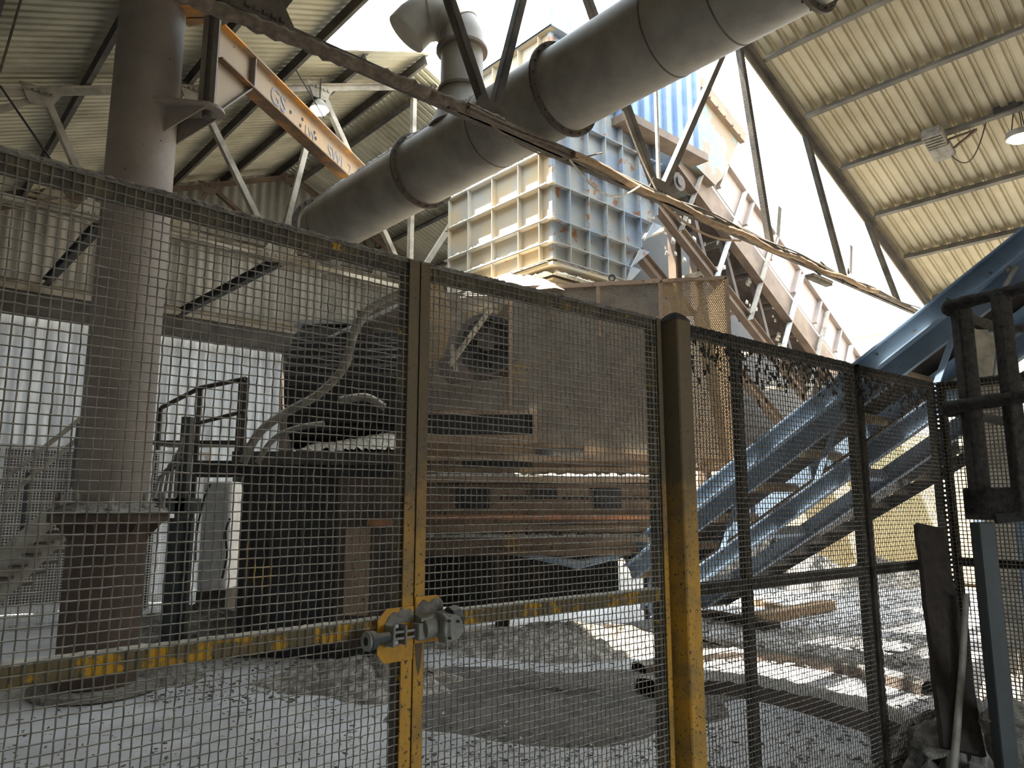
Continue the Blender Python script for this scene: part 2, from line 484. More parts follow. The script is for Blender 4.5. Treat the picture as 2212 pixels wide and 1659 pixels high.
# end wall: upper sheets, lower pale sheets, header steel
def wall_sheet(mb, f0, f1, z0, ztop, pitch=.19, depth=.05, p=PW + .12):
    n = int((f1 - f0) / pitch)
    fs_ = [f0 + (i + k / 8) * pitch for i in range(n) for k in range(8)] + [f0 + n * pitch]
    vs = []
    for i, f in enumerate(fs_):
        q = p + depth * .5 * math.sin(2 * math.pi * (i % 8) / 8)
        vs += [W(f, q, z0), W(f, q, ztop(f))]
    mb.add(vs, [(2 * i, 2 * i + 2, 2 * i + 3, 2 * i + 1) for i in range(len(fs_) - 1)])
mb = MB(); wall_sheet(mb, -4, 16, 4.72, lambda f: roof_z(f) + .03)
wf = struct(mb.build('wall_far', 'wall', smooth=True))
mb = MB(); mb.box(W(-4, PW - .02, 0), F * 7.2, P * .1, UP * 2.42)
mb.build('gap_backing', 'dark', wf, label='dark panel standing in for the dark gap behind the mesh partition')  # added dark backing, paints the dark gap behind the mesh
mb = MB(); wall_sheet(mb, -4, 16, 0.0, lambda f: 4.72, .21, .045, PW + .22)
mb.build('lower_sheeting', 'skylite', wf, smooth=True, label='paler lower wall sheeting')
for f in (1.35, 3.35, 6.35, 9.2, 12.2):
    mb = MB(); mb.ibeam(W(f, PW - .06, 0), W(f, PW - .06, 4.9), .2, .22, up=F)
    mb.build('wall_post', 'brown_d', wf)
for z, h in ((6.55, .14), (5.02, .18)):
    mb = MB(); mb.ibeam(W(-4, PW - .1, z), W(16, PW - .1, z), .2, h)
    mb.build('wall_rail', 'truss', wf)
mb = MB(); mb.box(W(-4, PW - .25, 4.56), F * 20, P * .3, UP * .34)
mb.build('door_header', 'dark', wf)
mb = MB()
n = 60
mb.grid(lambda a, b: W(-4.1, -3.5 + a * 18, b * 4.2) + F * (.02 * math.sin(a * 600)), 600, 1)
struct(mb.build('wall_left', 'dark'))
mb = MB()          # back wall, with an open roller-door bay
for f0, f1, z0, z1 in ((-4.1, 3.4, 0, 9), (3.4, 5.0, 2.3, 9), (5.0, 15.5, 0, 9)):
    mb.box(W(f0, -3.8, z0), F * (f1 - f0), P * .1, UP * (z1 - z0))
struct(mb.build('wall_back', 'dark'))

# floor and ground
mb = MB()
def fl(a, b):
    f, p = -6 + a * 22, -7 + b * 22
    z = .012 * math.sin(f * 3.1 + p) * math.sin(p * 2.3) if (0 < a < 1 and 0 < b < 1) else 0
    return W(f, p, z - .012)
mb.grid(fl, 90, 90)
struct(mb.build('floor', 'concrete', smooth=True))
mb = MB(); mb.box(W(-70, -60, -.3), F * 150, P * 150, UP * .22)
struct(mb.build('ground', 'ground'))

# ------------------------------------------------------------------ roof trusses
def strut(p, q, parent, material, w=.07, name='web_strut'):
    mb = MB(); mb.angle(p, q, w, w, .008, up=P)
    return mb.build(name, material, parent)
def gusset(c, parent, material, size=.3, drop=.16):
    c = np.asarray(c, float)
    mb = MB()
    mb.prism([c - F * size * .7 + UP * .02, c + F * size * .7 + UP * .02, c + F * size * .35 - UP * drop * 1.2, c - F * size * .35 - UP * drop * 1.2] if drop > 0 else
             [c - F * size * .8, c + F * size * .8, c + F * size * .4 - UP * drop, c - F * size * .4 - UP * drop], P * .012)
    for k in range(-2, 3):
        mb.cbox(c + F * k * size * .2 - UP * drop * .25 - P * .01, F * .03, P * .03, UP * .03)
    return mb.build('gusset_plate', material, parent)

def truss(p, label, material, mat_bot, bot_nodes, top_nodes, webs, f_lo, f_hi, bz=4.76):
    t = thing('roof_truss', label, 'truss', W(RIDGE_F, p, bz))
    for a, b in ((f_lo, RIDGE_F), (RIDGE_F, f_hi)):
        mb = MB()
        za, zb = roof_z(a) - .2, roof_z(b) - .2
        for s in (-1, 1):
            mb.angle(W(a, p + s * .012, za), W(b, p + s * .012, zb), .085, .085, .009, sx=s if 1 else 1, sy=-1)
        mb.build('rafter', material, t)
    mb = MB()
    for s in (-1, 1):
        mb.angle(W(f_lo, p + s * .012, bz), W(f_hi, p + s * .012, bz), .08, .08, .009, sx=s, sy=1)
    mb.build('bottom_chord', mat_bot, t)
    for tf, bf in webs:
        strut(W(tf, p, roof_z(tf) - .25), W(bf, p, bz + .05), t, material, .075)
    for f in top_nodes:
        gusset(W(f, p - .03, roof_z(f) - .22), t, material)
    for f in bot_nodes:
        gusset(W(f, p - .03, bz + .02), t, mat_bot, .3, -.2)
    return t
truss(T1, 'pale steel roof truss with riveted nodes behind the blue hopper and column', 'truss', 'truss',
      (1.77, 3.93, 6.06, 8.2), (1.12, 2.74, 4.45, 6.06, 7.7), ((1.12, 1.77), (2.74, 1.77), (2.74, 3.93), (4.45, 3.93), (4.45, 6.06), (6.06, 6.06), (7.7, 6.06), (7.7, 8.2), (9.4, 8.2), (1.12, -.4), (9.4, 10.4)), -3.5, 15.4)
truss(PW - .3, 'brown gable truss tight against the far corrugated end wall', 'brown', 'truss',
      (2.0, 4.0, 6.06, 8.2), (2.74, 4.45, 6.06, 7.7), ((2.74, 2.0), (2.74, 4.0), (4.45, 4.0), (4.45, 6.06), (7.7, 6.06), (7.7, 8.2)), -3.5, 15.4, 6.45)
near = truss(T0, 'grimy near roof truss whose lower chord carries bundled cables past the duct', 'truss_d', 'truss_d',
      (1.73, 3.72, 6.06), (2.75, 4.45, 7.7), ((1.2, 1.73), (2.75, 1.73), (2.75, 3.72), (4.45, 3.72), (4.45, 6.06), (7.7, 6.06), (7.85, 8.37), (9.55, 10.46), (11.45, 12.42)), -3.5, 15.4, 4.72)
for u_, v_, l_ in ((1682, 478, .42), (1838, 560, .45)):
    q_ = onP(u_, v_, T0 - .02)
    mb = MB(); mb.bar(q_ + UP * l_ * .5 + F * .05, q_ - UP * l_ * .5 - F * .05, .01, .09, up=F)
    mb.build('node_tab', 'cab', near, label='pale tab plate at a chord node')
# white-painted apex hanger of the near truss
mb = MB(); mb.tube([W(6.06, T0, 8.1), W(6.06, T0, 4.78)], .022, 8)
mb.build('apex_hanger', 'cable_w', near, label='white apex hanger rod')
# ties along the ridge between truss and end wall
for f, dz in ((1.85, .3), (3.98, .2)):
    mb = MB(); mb.ibeam(W(f, T1, 4.78), W(f + .15, PW - .3, 4.78 + dz), .1, .13)
    o = mb.build('tie_beam', 'black', origin=W(f, T1, 4.78))
    tag(o, 'dark tie beam running from the middle truss to the end wall, ' + ('left of the column' if f < 2 else 'right of the column'), 'beam', 'ties between truss and end wall')

# cables bundled along the near bottom chord
def noisy_line(f0, f1, p, z0, zfun, n, amp):
    return [W(f0 + (f1 - f0) * i / n, p + random.uniform(-amp, amp), z0 + zfun(i / n) + random.uniform(-amp, amp)) for i in range(n + 1)]
mb = MB()
sag = lambda f: (-.12 * max(0, (3.72 - f) / 3.0))
pts = [W(.2 + 3.6 * i / 90, T0 - .07 + random.uniform(-.008, .008), 4.74 + sag(.2 + 3.6 * i / 90) + random.uniform(-.008, .008)) for i in range(91)]
mb.tube(pts, [random.uniform(.042, .055) for _ in pts], 9)
for k in range(6):
    pts = [W(3.4 + 10 * i / 60, T0 - .09 - .02 * (k % 3), 4.72 + .025 * math.sin(i * .5 + k * 2) - .02 * (k // 3) + .015 * math.sin(i * .23 + k)) for i in range(61)]
    mb.tube(pts, .011, 5)
o = mb.build('cable_bundle', 'cable', origin=W(3.7, T0, 4.72), smooth=True)
tag(o, 'dust-furred cable bundle lashed along the near truss bottom chord', 'cable')
mb = MB()
pts = [W(4.6 + 6.6 * i / 80, T0 - .13, 4.70 + .02 * math.sin(i * .4) - .05 * math.sin(math.pi * i / 80)) for i in range(81)]
mb.tube(pts, [.035 + random.uniform(-.006, .006) for _ in pts], 8)
o = mb.build('cable_sleeve', 'cable_t', origin=W(6, T0 - .13, 4.7), smooth=True)
tag(o, 'tan dusty cable sleeve slung under the truss chord before the hopper', 'cable')
def hang(a, b, drop, r, material, label, n=24, swing=0):
    a, b = np.asarray(a, float), np.asarray(b, float)
    mb = MB()
    mb.tube([a + (b - a) * i / n - UP * drop * math.sin(math.pi * i / n) + P * swing * math.sin(math.pi * i / n) for i in range(n + 1)], r, 6)
    o = mb.build('cable', material, origin=a, smooth=True)
    return tag(o, label, 'cable')
hang(onP(1060, 270, T0 - .15), onP(1300, 330, T0 - .15), .16, .008, 'cable', 'thin dark cable drooping below the duct beside the truss gusset')
hang(onP(1230, 345, T0 - .2), onP(1385, 400, T0 - .2), .22, .010, 'cable_w', 'pale cable loop hanging in front of the ribbed hopper')
hang(onP(1345, 240, T0 - .1), onP(1420, 415, T0 - .1), .05, .009, 'cable_w', 'pale cable clipped down the strut beside the white hanger')
hang(onP(1430, 440, T0 - .16), onP(1600, 520, T0 - .16), .12, .012, 'cable_t', 'tan cable loop sagging in front of the brown conveyor')
hang(onP(45, 0, 7.5), onP(0, 155, 7.5), .0, .012, 'cable', 'dark cable hanging at the top left roof corner')
hang(onP(0, 185, 9.0), onP(110, 345, 9.0), .0, .012, 'black', 'thin stay rod slanting under the left roof')
hang(onP(630, 135, 8.9), onP(700, 255, 8.9), .0, .008, 'black', 'thin drop cable beside the lit high bay lamp')
# torn lamp tray hanging on the chord at right
mb = MB()
c = onP(1770, 603, T0 - .12)
mb.cbox(c, F * .55, P * .12, UP * .035)
for i in range(14):
    mb.cbox(c + F * (-.26 + i * .04) - UP * .03, F * .012, P * .1, UP * .04)
t = mb.build('cable_tray', 'fixture', origin=c)
tag(t, 'twisted broken cable tray stuck on the truss chord against the sky', 'tray')
mb = MB()
for k in range(9):
    a = onP(1790 + random.uniform(-30, 60), 590 + random.uniform(-12, 22), T0 - .1)
    mb.tube([a, a + F * random.uniform(-.15, .15) + UP * random.uniform(-.08, .12), a + F * random.uniform(-.2, .2) + UP * random.uniform(-.1, .1)], .012, 5)
tag(mb.build('cable_tangle', 'dark', origin=onP(1800, 600, T0)), 'tangle of loose wire ends on the chord beside the broken tray', 'cable', kind='stuff')

# ------------------------------------------------------------------ big duct
DF, DZ, DR = 4.40, 5.22, .375
duct = thing('air_duct', 'large grey round air duct crossing overhead with bolted flanges', 'duct', W(DF, 5.0, DZ))
mb = MB()
pr = [-.5 + i * .5 for i in range(19)]
mb.tube([W(DF, p, DZ) for p in pr], DR, 48)
mb.build('pipe', 'duct', duct, smooth=True)
mb = MB()
el = [W(DF, 8.5, DZ)]
for i in range(1, 8):
    a = math.radians(i * 10)
    el.append(W(DF + .5 * (1 - math.cos(a)), 8.5 + .5 * math.sin(a), DZ - .1 * (1 - math.cos(a))))
mb.tube(el, DR * .995, 48)
mb.build('elbow', 'duct', duct, smooth=True)
for uu, vv, dd in ((905, 420, 0), (1212, 262, 0), (690, 470, 0), (1745, 10, 0)):
    p = P @ onF(uu, vv, DF - .05)
    mb = MB(); mb.ring(W(DF, p, DZ), P, DR - .01, DR + .055, .03, 48)
    fo = mb.build('flange', 'flange', duct, smooth=True)
    for k in range(22):
        a = 2 * math.pi * k / 22
        cc = W(DF, p, DZ) + (F * math.cos(a) + UP * math.sin(a)) * (DR + .03)
        mb = MB(); mb.tube([cc - P * .035, cc + P * .035], .011, 6)
        mb.build('flange_bolt', 'dark', fo)
for p in (2.55, 3.1, 5.2):      # longitudinal / girth weld seams
    mb = MB(); mb.ring(W(DF, p, DZ), P, DR - .01, DR + .004, .012, 48)
    mb.build('weld_seam', 'flange', duct, smooth=True)
# branch
bp = P @ onF(1000, 225, DF)
mb = MB()
bc = W(DF - .02, bp, DZ)
mb.tube([bc + UP * .2, bc + UP * .42, bc + UP * .62], [.34, .25, .235], 36)
mb.tube([bc + UP * .6, bc + UP * 1.12], [.225, .225], 36)
mb.build('branch_pipe', 'duct', duct, smooth=True)
for z_, r_ in ((.62, .255), (1.1, .275)):
    mb = MB(); mb.ring(bc + UP * z_, UP, .2, r_, .032, 36)
    mb.build('branch_flange', 'flange', duct, smooth=True)
mb = MB()
bend = unit(-F * .75 + P * .66)
pts = [bc + UP * 1.12]
for i in range(1, 13):
    a = math.radians(i * 11)
    pts.append(bc + UP * (1.2 + .30 * math.sin(a)) + bend * .30 * (1 - math.cos(a)))
pts.append(pts[-1] - UP * .12 + bend * .1)
mb.tube(pts, .235, 36)
for q in (3, 6, 9):
    mb.ring(pts[q], unit(pts[q + 1] - pts[q - 1]), .22, .243, .015, 36)
mb.build('branch_elbow', 'duct', duct, smooth=True)
# dust crust lying along the far top of the duct
mb = MB()
def crust(a, b):
    p = 5.2 + a * 3.3
    ang = math.radians(40 + 75 * b)
    r = DR + .004 + (.045 * max(0, rng.random() - .3 - .5 * max(0, .4 - b))) * (1 if 0 < b < 1 and 0 < a < 1 else -.2)
    return W(DF - math.cos(ang) * r, p, DZ + math.sin(ang) * r)
mb.grid(crust, 110, 12)
tag(mb.build('dust_crust', 'grey_dust', origin=W(DF, 7, DZ + DR), smooth=True), 'flaky grey dust crust lying along the far top of the duct', 'dust', kind='stuff')

# ------------------------------------------------------------------ jib crane column
CB = np.array([-3.535, 6.57, 0.0])
CR = .295
jib = thing('jib_crane', 'jib crane: thick brown-grey round column with orange swinging arm', 'crane', CB)
mb = MB(); mb.tube([CB + UP * 1.45, CB + UP * 6.75], CR, 56)
mb.build('column', 'column', jib, smooth=True)
mb = MB()
mb.tube([CB + UP * .05, CB + UP * 1.42], CR * 1.06, 40)
mb.build('pedestal', 'pedestal', jib, smooth=True)
mb = MB(); mb.tube([CB + UP * 1.40, CB + UP * 1.47], .47, 48)
mb.build('top_flange', 'pedestal', jib, smooth=True)
mb = MB(); mb.tube([CB + UP * 0, CB + UP * .05], .50, 48)
mb.build('base_flange', 'grey_dust', jib, smooth=True)
for k in range(10):
    a = 2 * math.pi * (k + .3) / 10
    d = np.array([math.cos(a), math.sin(a), 0])
    mb = MB()
    mb.tube([CB + d * .43 + UP * 1.44, CB + d * .43 + UP * 1.66], .02, 8)
    mb.tube([CB + d * .43 + UP * 1.47, CB + d * .43 + UP * 1.52], .04, 6)
    mb.build('anchor_bolt', 'grey_dust', jib)
for k in range(8):
    mb = MB()
    a = 2 * math.pi * k / 8 + .2
    d = np.array([math.cos(a), math.sin(a), 0]); s = np.array([-d[1], d[0], 0])
    mb.prism([CB + d * CR + UP * 1.40, CB + d * .44 + UP * 1.40, CB + d * CR + UP * 1.22], s * .015)
    mb.build('stiffener', 'pedestal', jib)
# direction from column to the mast, and of the arm
m0 = W(2.19, 6.82, 0) - W(1.735, 7.26, 0); m0[2] = 0
dm = unit(m0)
arm_d = unit(W(4.62, 8.21, 0) - W(2.31, 6.65, 0))
sd = np.array([-dm[1], dm[0], 0])
def bracket(z, flip, material, name):
    mb = MB()
    out = []
    for k in range(13):
        a = math.radians(-90 + 15 * k)
        out.append(CB + dm * (.60 + .17 * math.cos(a)) + sd * (.17 * math.sin(a)) + UP * z)
    base = [CB + dm * .22 + sd * .27 + UP * z, CB + dm * .22 - sd * .27 + UP * z]
    mb.prism(out + base, UP * .028)
    h = -.26 * flip
    for s in (-.12, .12):
        mb.prism([CB + dm * .26 + sd * s + UP * z, CB + dm * .66 + sd * s + UP * z, CB + dm * .26 + sd * s + UP * (z + h)], sd * .014)
    return mb.build(name, material, jib)
bracket(5.26, 1, 'column', 'lower_bracket')
bracket(6.36, -1, 'orange', 'upper_bracket')
mc = CB + dm * .62
mb = MB(); mb.tube([mc + UP * 5.2, mc + UP * 6.5], .05, 16)
mb.build('pivot_pin', 'dark', jib, smooth=True)
an = np.cross(arm_d, UP)
mb = MB()
mb.box(mc - an * .09 - arm_d * .04 + UP * 5.31, an * .18, arm_d * .02, UP * .96)
mb.box(mc - an * .01 + UP * 5.31, an * .02, arm_d * .09, UP * .96)
mb.build('mast', 'column', jib)
ZT, ZB = 6.20, 5.86
mb = MB()
tri = [mc + UP * 5.31, mc + UP * ZT, mc + arm_d * .60 + UP * ZT, mc + arm_d * .60 + UP * ZB, mc + arm_d * .10 + UP * 5.31]
mb.prism([q - an * .008 for q in tri], an * .016)
mb.build('mast_plate', 'orange_w', jib)
mb = MB()
a, b = mc + arm_d * .09 + UP * 5.31, mc + arm_d * .60 + UP * ZB
mb.bar(a, b, .13, .014)
mb.cbox(mc + arm_d * .60 + UP * (ZT + ZB) / 2, an * .15, arm_d * .014, UP * (ZT - ZB))
mb.build('mast_flange', 'column', jib)
A0, A1 = mc + arm_d * .05, mc + arm_d * 3.6
mb = MB()
mb.box(A0 - an * .085 + UP * ZT, an * .17, A1 - A0, UP * .016)
mb.build('arm_flange', 'orange', jib)
mb = MB(); mb.box(A0 - an * .085 + UP * (ZB - .016), an * .17, A1 - A0, UP * .016)
mb.build('arm_flange', 'orange_d', jib)
mb = MB(); mb.box(A0 + arm_d * .55 - an * .006 + UP * ZB, an * .012, A1 - A0 - arm_d * .55, UP * (ZT - ZB))
web = mb.build('arm_web', 'orange_w', jib)
def lettering(txt, pos, xdir, ydir, size, parent, material):
    cu = bpy.data.curves.new('lettering', 'FONT')
    cu.body = txt; cu.size = size; cu.extrude = .001
    cu.materials.append(M_[material])
    tmp = bpy.data.objects.new('lettering', cu)
    COL.objects.link(tmp)
    dg = bpy.context.evaluated_depsgraph_get()
    me = bpy.data.meshes.new_from_object(tmp.evaluated_get(dg))
    bpy.data.objects.remove(tmp)
    x, y = unit(xdir), unit(ydir); z = np.cross(x, y)
    base = np.array(parent['_base'])
    for v in me.vertices:
        q = np.asarray(pos) + x * v.co.x + y * v.co.y + z * v.co.z - base
        v.co = q
    me.materials.clear(); me.materials.append(M_[material])
    ob = bpy.data.objects.new('lettering', me)
    COL.objects.link(ob); ob.parent = parent
    return ob
side = an if (an @ (np.array([0, 0, 0]) - mc)) > 0 else -an
lettering('GS', mc + arm_d * .98 + side * .012 + UP * (ZB + .09), arm_d, UP, .27, web, 'letter')
lettering('LW', mc + arm_d * 1.72 + side * .012 + UP * (ZB + .08), arm_d, UP, .16, web, 'letter')
lettering('SWL 2', mc + arm_d * 2.28 + side * .012 + UP * (ZB + .06), arm_d, UP, .24, web, 'letter')
for t_, zz in ((1.40, .17), (1.62, .12), (1.66, .22), (1.95, .2), (1.98, .14)):
    cc = mc + arm_d * t_ + UP * (ZB + zz)
    mb = MB(); mb.tube([cc + side * .002, cc + side * .012], .022, 10)
    mb.build('bolt_hole', 'black', web)
# dust heaped on the pedestal flange
mb = MB()
def heap_on_flange(a, b):
    th = 2 * math.pi * a
    r = .31 + .19 * b
    return CB + np.array([math.cos(th), math.sin(th), 0]) * r + UP * (1.475 + (.07 * (1 - b) + .03 * rng.random()) * (1 if b < 1 else 0))
mb.grid(heap_on_flange, 60, 4)
tag(mb.build('dust_heap', 'grey_dust', origin=CB + UP * 1.47, smooth=True), 'grey fibre dust lying on the base flange of the crane column', 'dust', kind='stuff')

# ------------------------------------------------------------------ hopper
HC = 6.3
hop = thing('feed_hopper', 'big ribbed blue-grey steel hopper with rust patches, rising through the open roof', 'hopper', W(7.4, 7.3, 4.45))
ZL = [4.58, 4.80, 5.11, 5.58, 6.04, 6.56, 7.10, 7.74]
PL = [6.46, 6.86, 7.40, 7.94, 8.40]
FR = [6.55, 6.91, 7.27, 7.63, 8.0, 8.40]
def f_right(z): return 7.62 + (8.40 - 7.62) * min(1, max(0, (z - 4.58) / 1.15))
mb = MB()
mb.prism([W(6.3, HC, 4.56), W(7.6, HC, 4.56), W(8.4, HC, 5.74), W(8.4, HC, 7.74), W(6.3, HC, 7.74)], P * 2.12)
mb.build('body', 'hop', hop)
mb = MB()     # left face skin, duller with dust
mb.box(W(HC - .006, HC + .02, 4.57), F * .006, P * 2.1, UP * 3.16)
mb.build('side_skin', 'hop_l', hop)
D = .085
for z in ZL:
    mb = MB()
    fr = f_right(z) + .14
    mb.box(W(HC - D, HC - D, z - .006), F * D, P * (2.2 + D), UP * .012)
    mb.build('horizontal_rib', 'hop_l', hop)
    mb = MB(); mb.box(W(HC, HC - D, z - .006), F * (fr - HC), P * D, UP * .012)
    mb.build('horizontal_rib', 'hop', hop)
    if 4.6 < z < 5.9:
        mb = MB()
        mb.prism([W(f_right(z) - .02, HC - D, z), W(fr + .06, HC - D, z), W(f_right(z - .33) - .02, HC - D, z - .33)], P * .01)
        mb.build('gusset', 'hop', hop)
for p in PL:
    mb = MB(); mb.box(W(HC - D, p - .006, 4.58), F * D, P * .012, UP * 3.14)
    mb.build('vertical_rib', 'hop_l', hop)
for f in FR:
    zb = 4.58 if f < 7.6 else 4.58 + (f - 7.62) / (8.4 - 7.62) * 1.15
    mb = MB(); mb.box(W(f - .006, HC - D, zb), F * .012, P * D, UP * (7.74 - zb))
    mb.build('vertical_rib', 'hop', hop)
mb = MB()   # corner post
mb.box(W(HC - .03, HC - .03, 4.58), F * .06, P * .06, UP * 3.16)
mb.build('corner_post', 'hop', hop)
mb = MB()
mb.box(W(6.22, 6.22, 4.50), F * 1.55, P * 2.2, UP * .04)
mb.box(W(6.36, 6.36, 4.36), F * 1.3, P * 1.9, UP * .03)
mb.build('outlet_flange', 'hop_l', hop)
mb = MB()
mb.box(W(6.42, 6.42, 3.75), F * 1.15, P * 1.8, UP * .62)
for k in range(4):
    mb.box(W(6.44 + k * .36, 6.40, 3.78), F * .02, P * .03, UP * .58)
mb.prism([W(6.36, 6.6, 4.37), W(6.36, 6.66, 4.37), W(6.42, 6.72, 3.95), W(6.42, 6.66, 3.95)], F * .03)
mb.build('outlet', 'hop_l', hop)
# top corner platform plates and hood
mb = MB()
mb.box(W(6.18, 6.18, 7.74), F * 2.25, P * 2.3, UP * .02)
mb.box(W(6.18, 6.18, 7.74), F * .02, P * 2.3, UP * .10)
mb.build('top_plate', 'hop', hop)
for i in range(3):
    mb = MB(); mb.box(W(6.25 + i * .18, 6.3, 7.76), F * .1, P * .12, UP * .34)
    mb.build('top_fin', 'hop_blue', hop)
mb = MB()
prf = []
for i in range(7):
    f = 7.55 + i * .27
    prf += [(f, 0), (f + .10, 0), (f + .13, .06), (f + .24, .06)]
vs = []
for f, h in prf: vs += [W(f, 6.12 - h, 6.95), W(f, 6.12 - h, 8.9)]
mb.add(vs, [(2 * i, 2 * i + 2, 2 * i + 3, 2 * i + 1) for i in range(len(prf) - 1)])
mb.box(W(7.55, 6.13, 6.95), F * 1.86, P * 1.6, UP * 1.95)
mb.build('head_hood', 'hop_blue', hop)
mb = MB(); mb.box(W(7.5, 6.0, 6.83), F * 1.95, P * .3, UP * .12)
mb.build('hood_sill', 'brown', hop)
# white dust on ledges
def ledge_dust(z, f0, p0, dvec, ln, depth, out):
    mb = MB()
    n = int(ln / .03)
    def fn(a, b):
        q = rng.random()
        h = (.02 + .05 * q * (.4 + .6 * abs(math.sin(a * 17 + z * 9)))) * math.sin(math.pi * min(.999, max(.001, b)))
        return W(f0, p0, z + .008) + dvec * (ln * a) + out * (depth * b) + UP * (h if 0 < a < 1 else 0)
    mb.grid(fn, n, 4)
    return mb
for z in ZL[1:6]:
    ledge_dust(z, HC, HC, P, 2.1, D * 1.06, -F).build('ledge_dust', 'white_dust', hop)
for z in (4.54, 4.40):
    ledge_dust(z, HC + .02, HC, P, 1.9, .12, -F).build('ledge_dust', 'white_dust', hop)
    ledge_dust(z, HC, HC + .02, F, 1.25, .10, -P).build('ledge_dust', 'white_dust', hop)
mb = MB()
hc = W(6.05, 6.95, 3.9)
def mound(c, rx, ry, h, dx, dy, n=26, rough=.25):
    m_ = MB()
    def fn(a, b):
        th = 2 * math.pi * a; r = 1 - b
        k = h * (1 - r ** 1.6) * (1 + rough * (rng.random() - .5) * 2) if b > 0 else -.02
        jr = 1 + .18 * math.sin(th * 3 + c[0]) + .1 * math.sin(th * 7)
        return np.asarray(c) + dx * math.cos(th) * rx * r * jr + dy * math.sin(th) * ry * r * jr + UP * k
    m_.grid(fn, n, 9)
    return m_
X_, Y_ = np.array([1., 0, 0]), np.array([0, 1., 0])
tag(mound(W(6.1, 6.9, 4.12), .55, .75, .32, F, P).build('dust_mound', 'white_dust', origin=W(6.1, 6.9, 4.1), smooth=True),
    'sunlit white fibre mound heaped at the foot of the hopper', 'dust', kind='stuff')

# ------------------------------------------------------------------ brown inclined conveyor (behind, right of the hopper)
BP = 6.75
g0, g1 = onP(1545, 330, BP), onP(1905, 850, BP)
gd = unit(g1 - g0)
gn = unit(np.cross(P, gd)); gn = gn if gn[2] > 0 else -gn
bcv = thing('brown_conveyor', 'rust-brown inclined conveyor gantry climbing to the hopper top against the sky', 'conveyor', g0 * .3 + g1 * .7)
gl = np.linalg.norm(g1 - g0)
lo = onP(1455, 480, BP)
back = g0 - gd * .9
depth_c = abs((lo - g0) @ gn)
mb = MB()
mb.box(back - gn * .62, P * .02, gd * (gl + 1.2), gn * .62)
mb.box(back - gn * .02, P * -.10, gd * (gl + 1.2), gn * .02)
for i in range(8):
    mb.box(back + gd * (1.2 + i * .95) - gn * .6, gd * .05, P * -.09, gn * .58)
mb.build('side_girder', 'girder', bcv)
mb = MB()
mb.box(back - gn * 1.30, P * .02, gd * (gl + .9), gn * .62)
mb.box(back - gn * 1.30, P * -.14, gd * (gl + .9), gn * .02)
mb.build('side_plate', 'brown', bcv)
mb = MB()
mb.ibeam(back - gn * (depth_c + .05), back + gd * (gl + 1) - gn * (depth_c + .05), .14, .2, up=gn)
mb.build('bottom_chord', 'brown', bcv)
mb = MB(); mb.ibeam(back + P * .9 - gn * (depth_c + .1), back + gd * (gl + 1) + P * .9 - gn * (depth_c + .1), .14, .2, up=gn)
mb.build('bottom_chord', 'brown', bcv)
for i in range(6):
    a = back + gd * (.7 + i * 1.15)
    mb = MB(); mb.angle(a - gn * .05 - P * .03, a - gn * (depth_c + .1) - P * .03, .11, .07, .012, up=gd)
    mb.build('upright', 'hop' if i % 2 else 'brown', bcv, label='pale blue upright' if i % 2 else None)
for i in range(6):
    a = back + gd * (.7 + i * 1.15)
    mb = MB(); mb.angle(a - gn * 1.3 + P * .05, a + gd * 1.15 - gn * (depth_c + .1) + P * .05, .09, .09, .01, up=P)
    mb.build('diagonal_brace', 'brown_d', bcv)
for i in range(6):
    a = back + gd * (.9 + i * 1.15) - gn * (depth_c - .35)
    mb = MB(); mb.bar(a, a + P * 1.0, .07, .07)
    mb.build('cross_member', 'truss', bcv)
mb = MB(); mb.box(back - gn * .75 + P * .1, P * 1.0, gd * (gl + 1), gn * .06)
mb.build('belt', 'belt', bcv)
for i in range(9):
    a = back + gd * (.3 + i * .9) - gn * 1.0
    mb = MB(); mb.tube([a + P * .08, a + P * 1.0], .07, 12)
    mb.build('roller', 'brown_d', bcv, smooth=True)
mb = MB()
hcn = onP(1468, 392, BP - .1)
mb.tube([hcn, hcn + P * .3], .16, 20); mb.tube([hcn - P * .03, hcn], .09, 16)
mb.build('bearing', 'brown_d', bcv, smooth=True)
mb = MB()
c4 = [onP(1490, 345, BP - .15), onP(1462, 205, BP - .15), onP(1520, 185, BP - .15), onP(1598, 300, BP - .15), onP(1560, 385, BP - .15), onP(1545, 400, BP - .15)]
mb.prism(c4, P * 1.1)
mb.build('discharge_chute', 'chute', bcv)
mb = MB()
mb.bar(onP(1508, 178, BP - .2), onP(1606, 300, BP - .2), .10, .22)
for i in range(6):
    cc = onP(1508, 178, BP - .26) * (1 - (i + .5) / 6) + onP(1606, 300, BP - .26) * ((i + .5) / 6)
    mb.tube([cc - P * .02, cc + P * .05], .022, 8)
mb.build('chute_flange', 'brown', bcv)
mb = MB()
for i in range(150):
    a = back + gd * random.uniform(.5, gl) - gn * random.choice((.7, 1.25, depth_c - .3, depth_c)) + P * random.uniform(.0, .5)
    w = random.uniform(.02, .07)
    mb.prism([a - gd * w, a + P * w, a + gd * w * .8, a - P * w * .4], UP * random.uniform(.02, .06))
tag(mb.build('fibre_clumps', 'white_dust', origin=lo), 'white fibre clumps caught on the brown conveyor members', 'dust', kind='stuff')
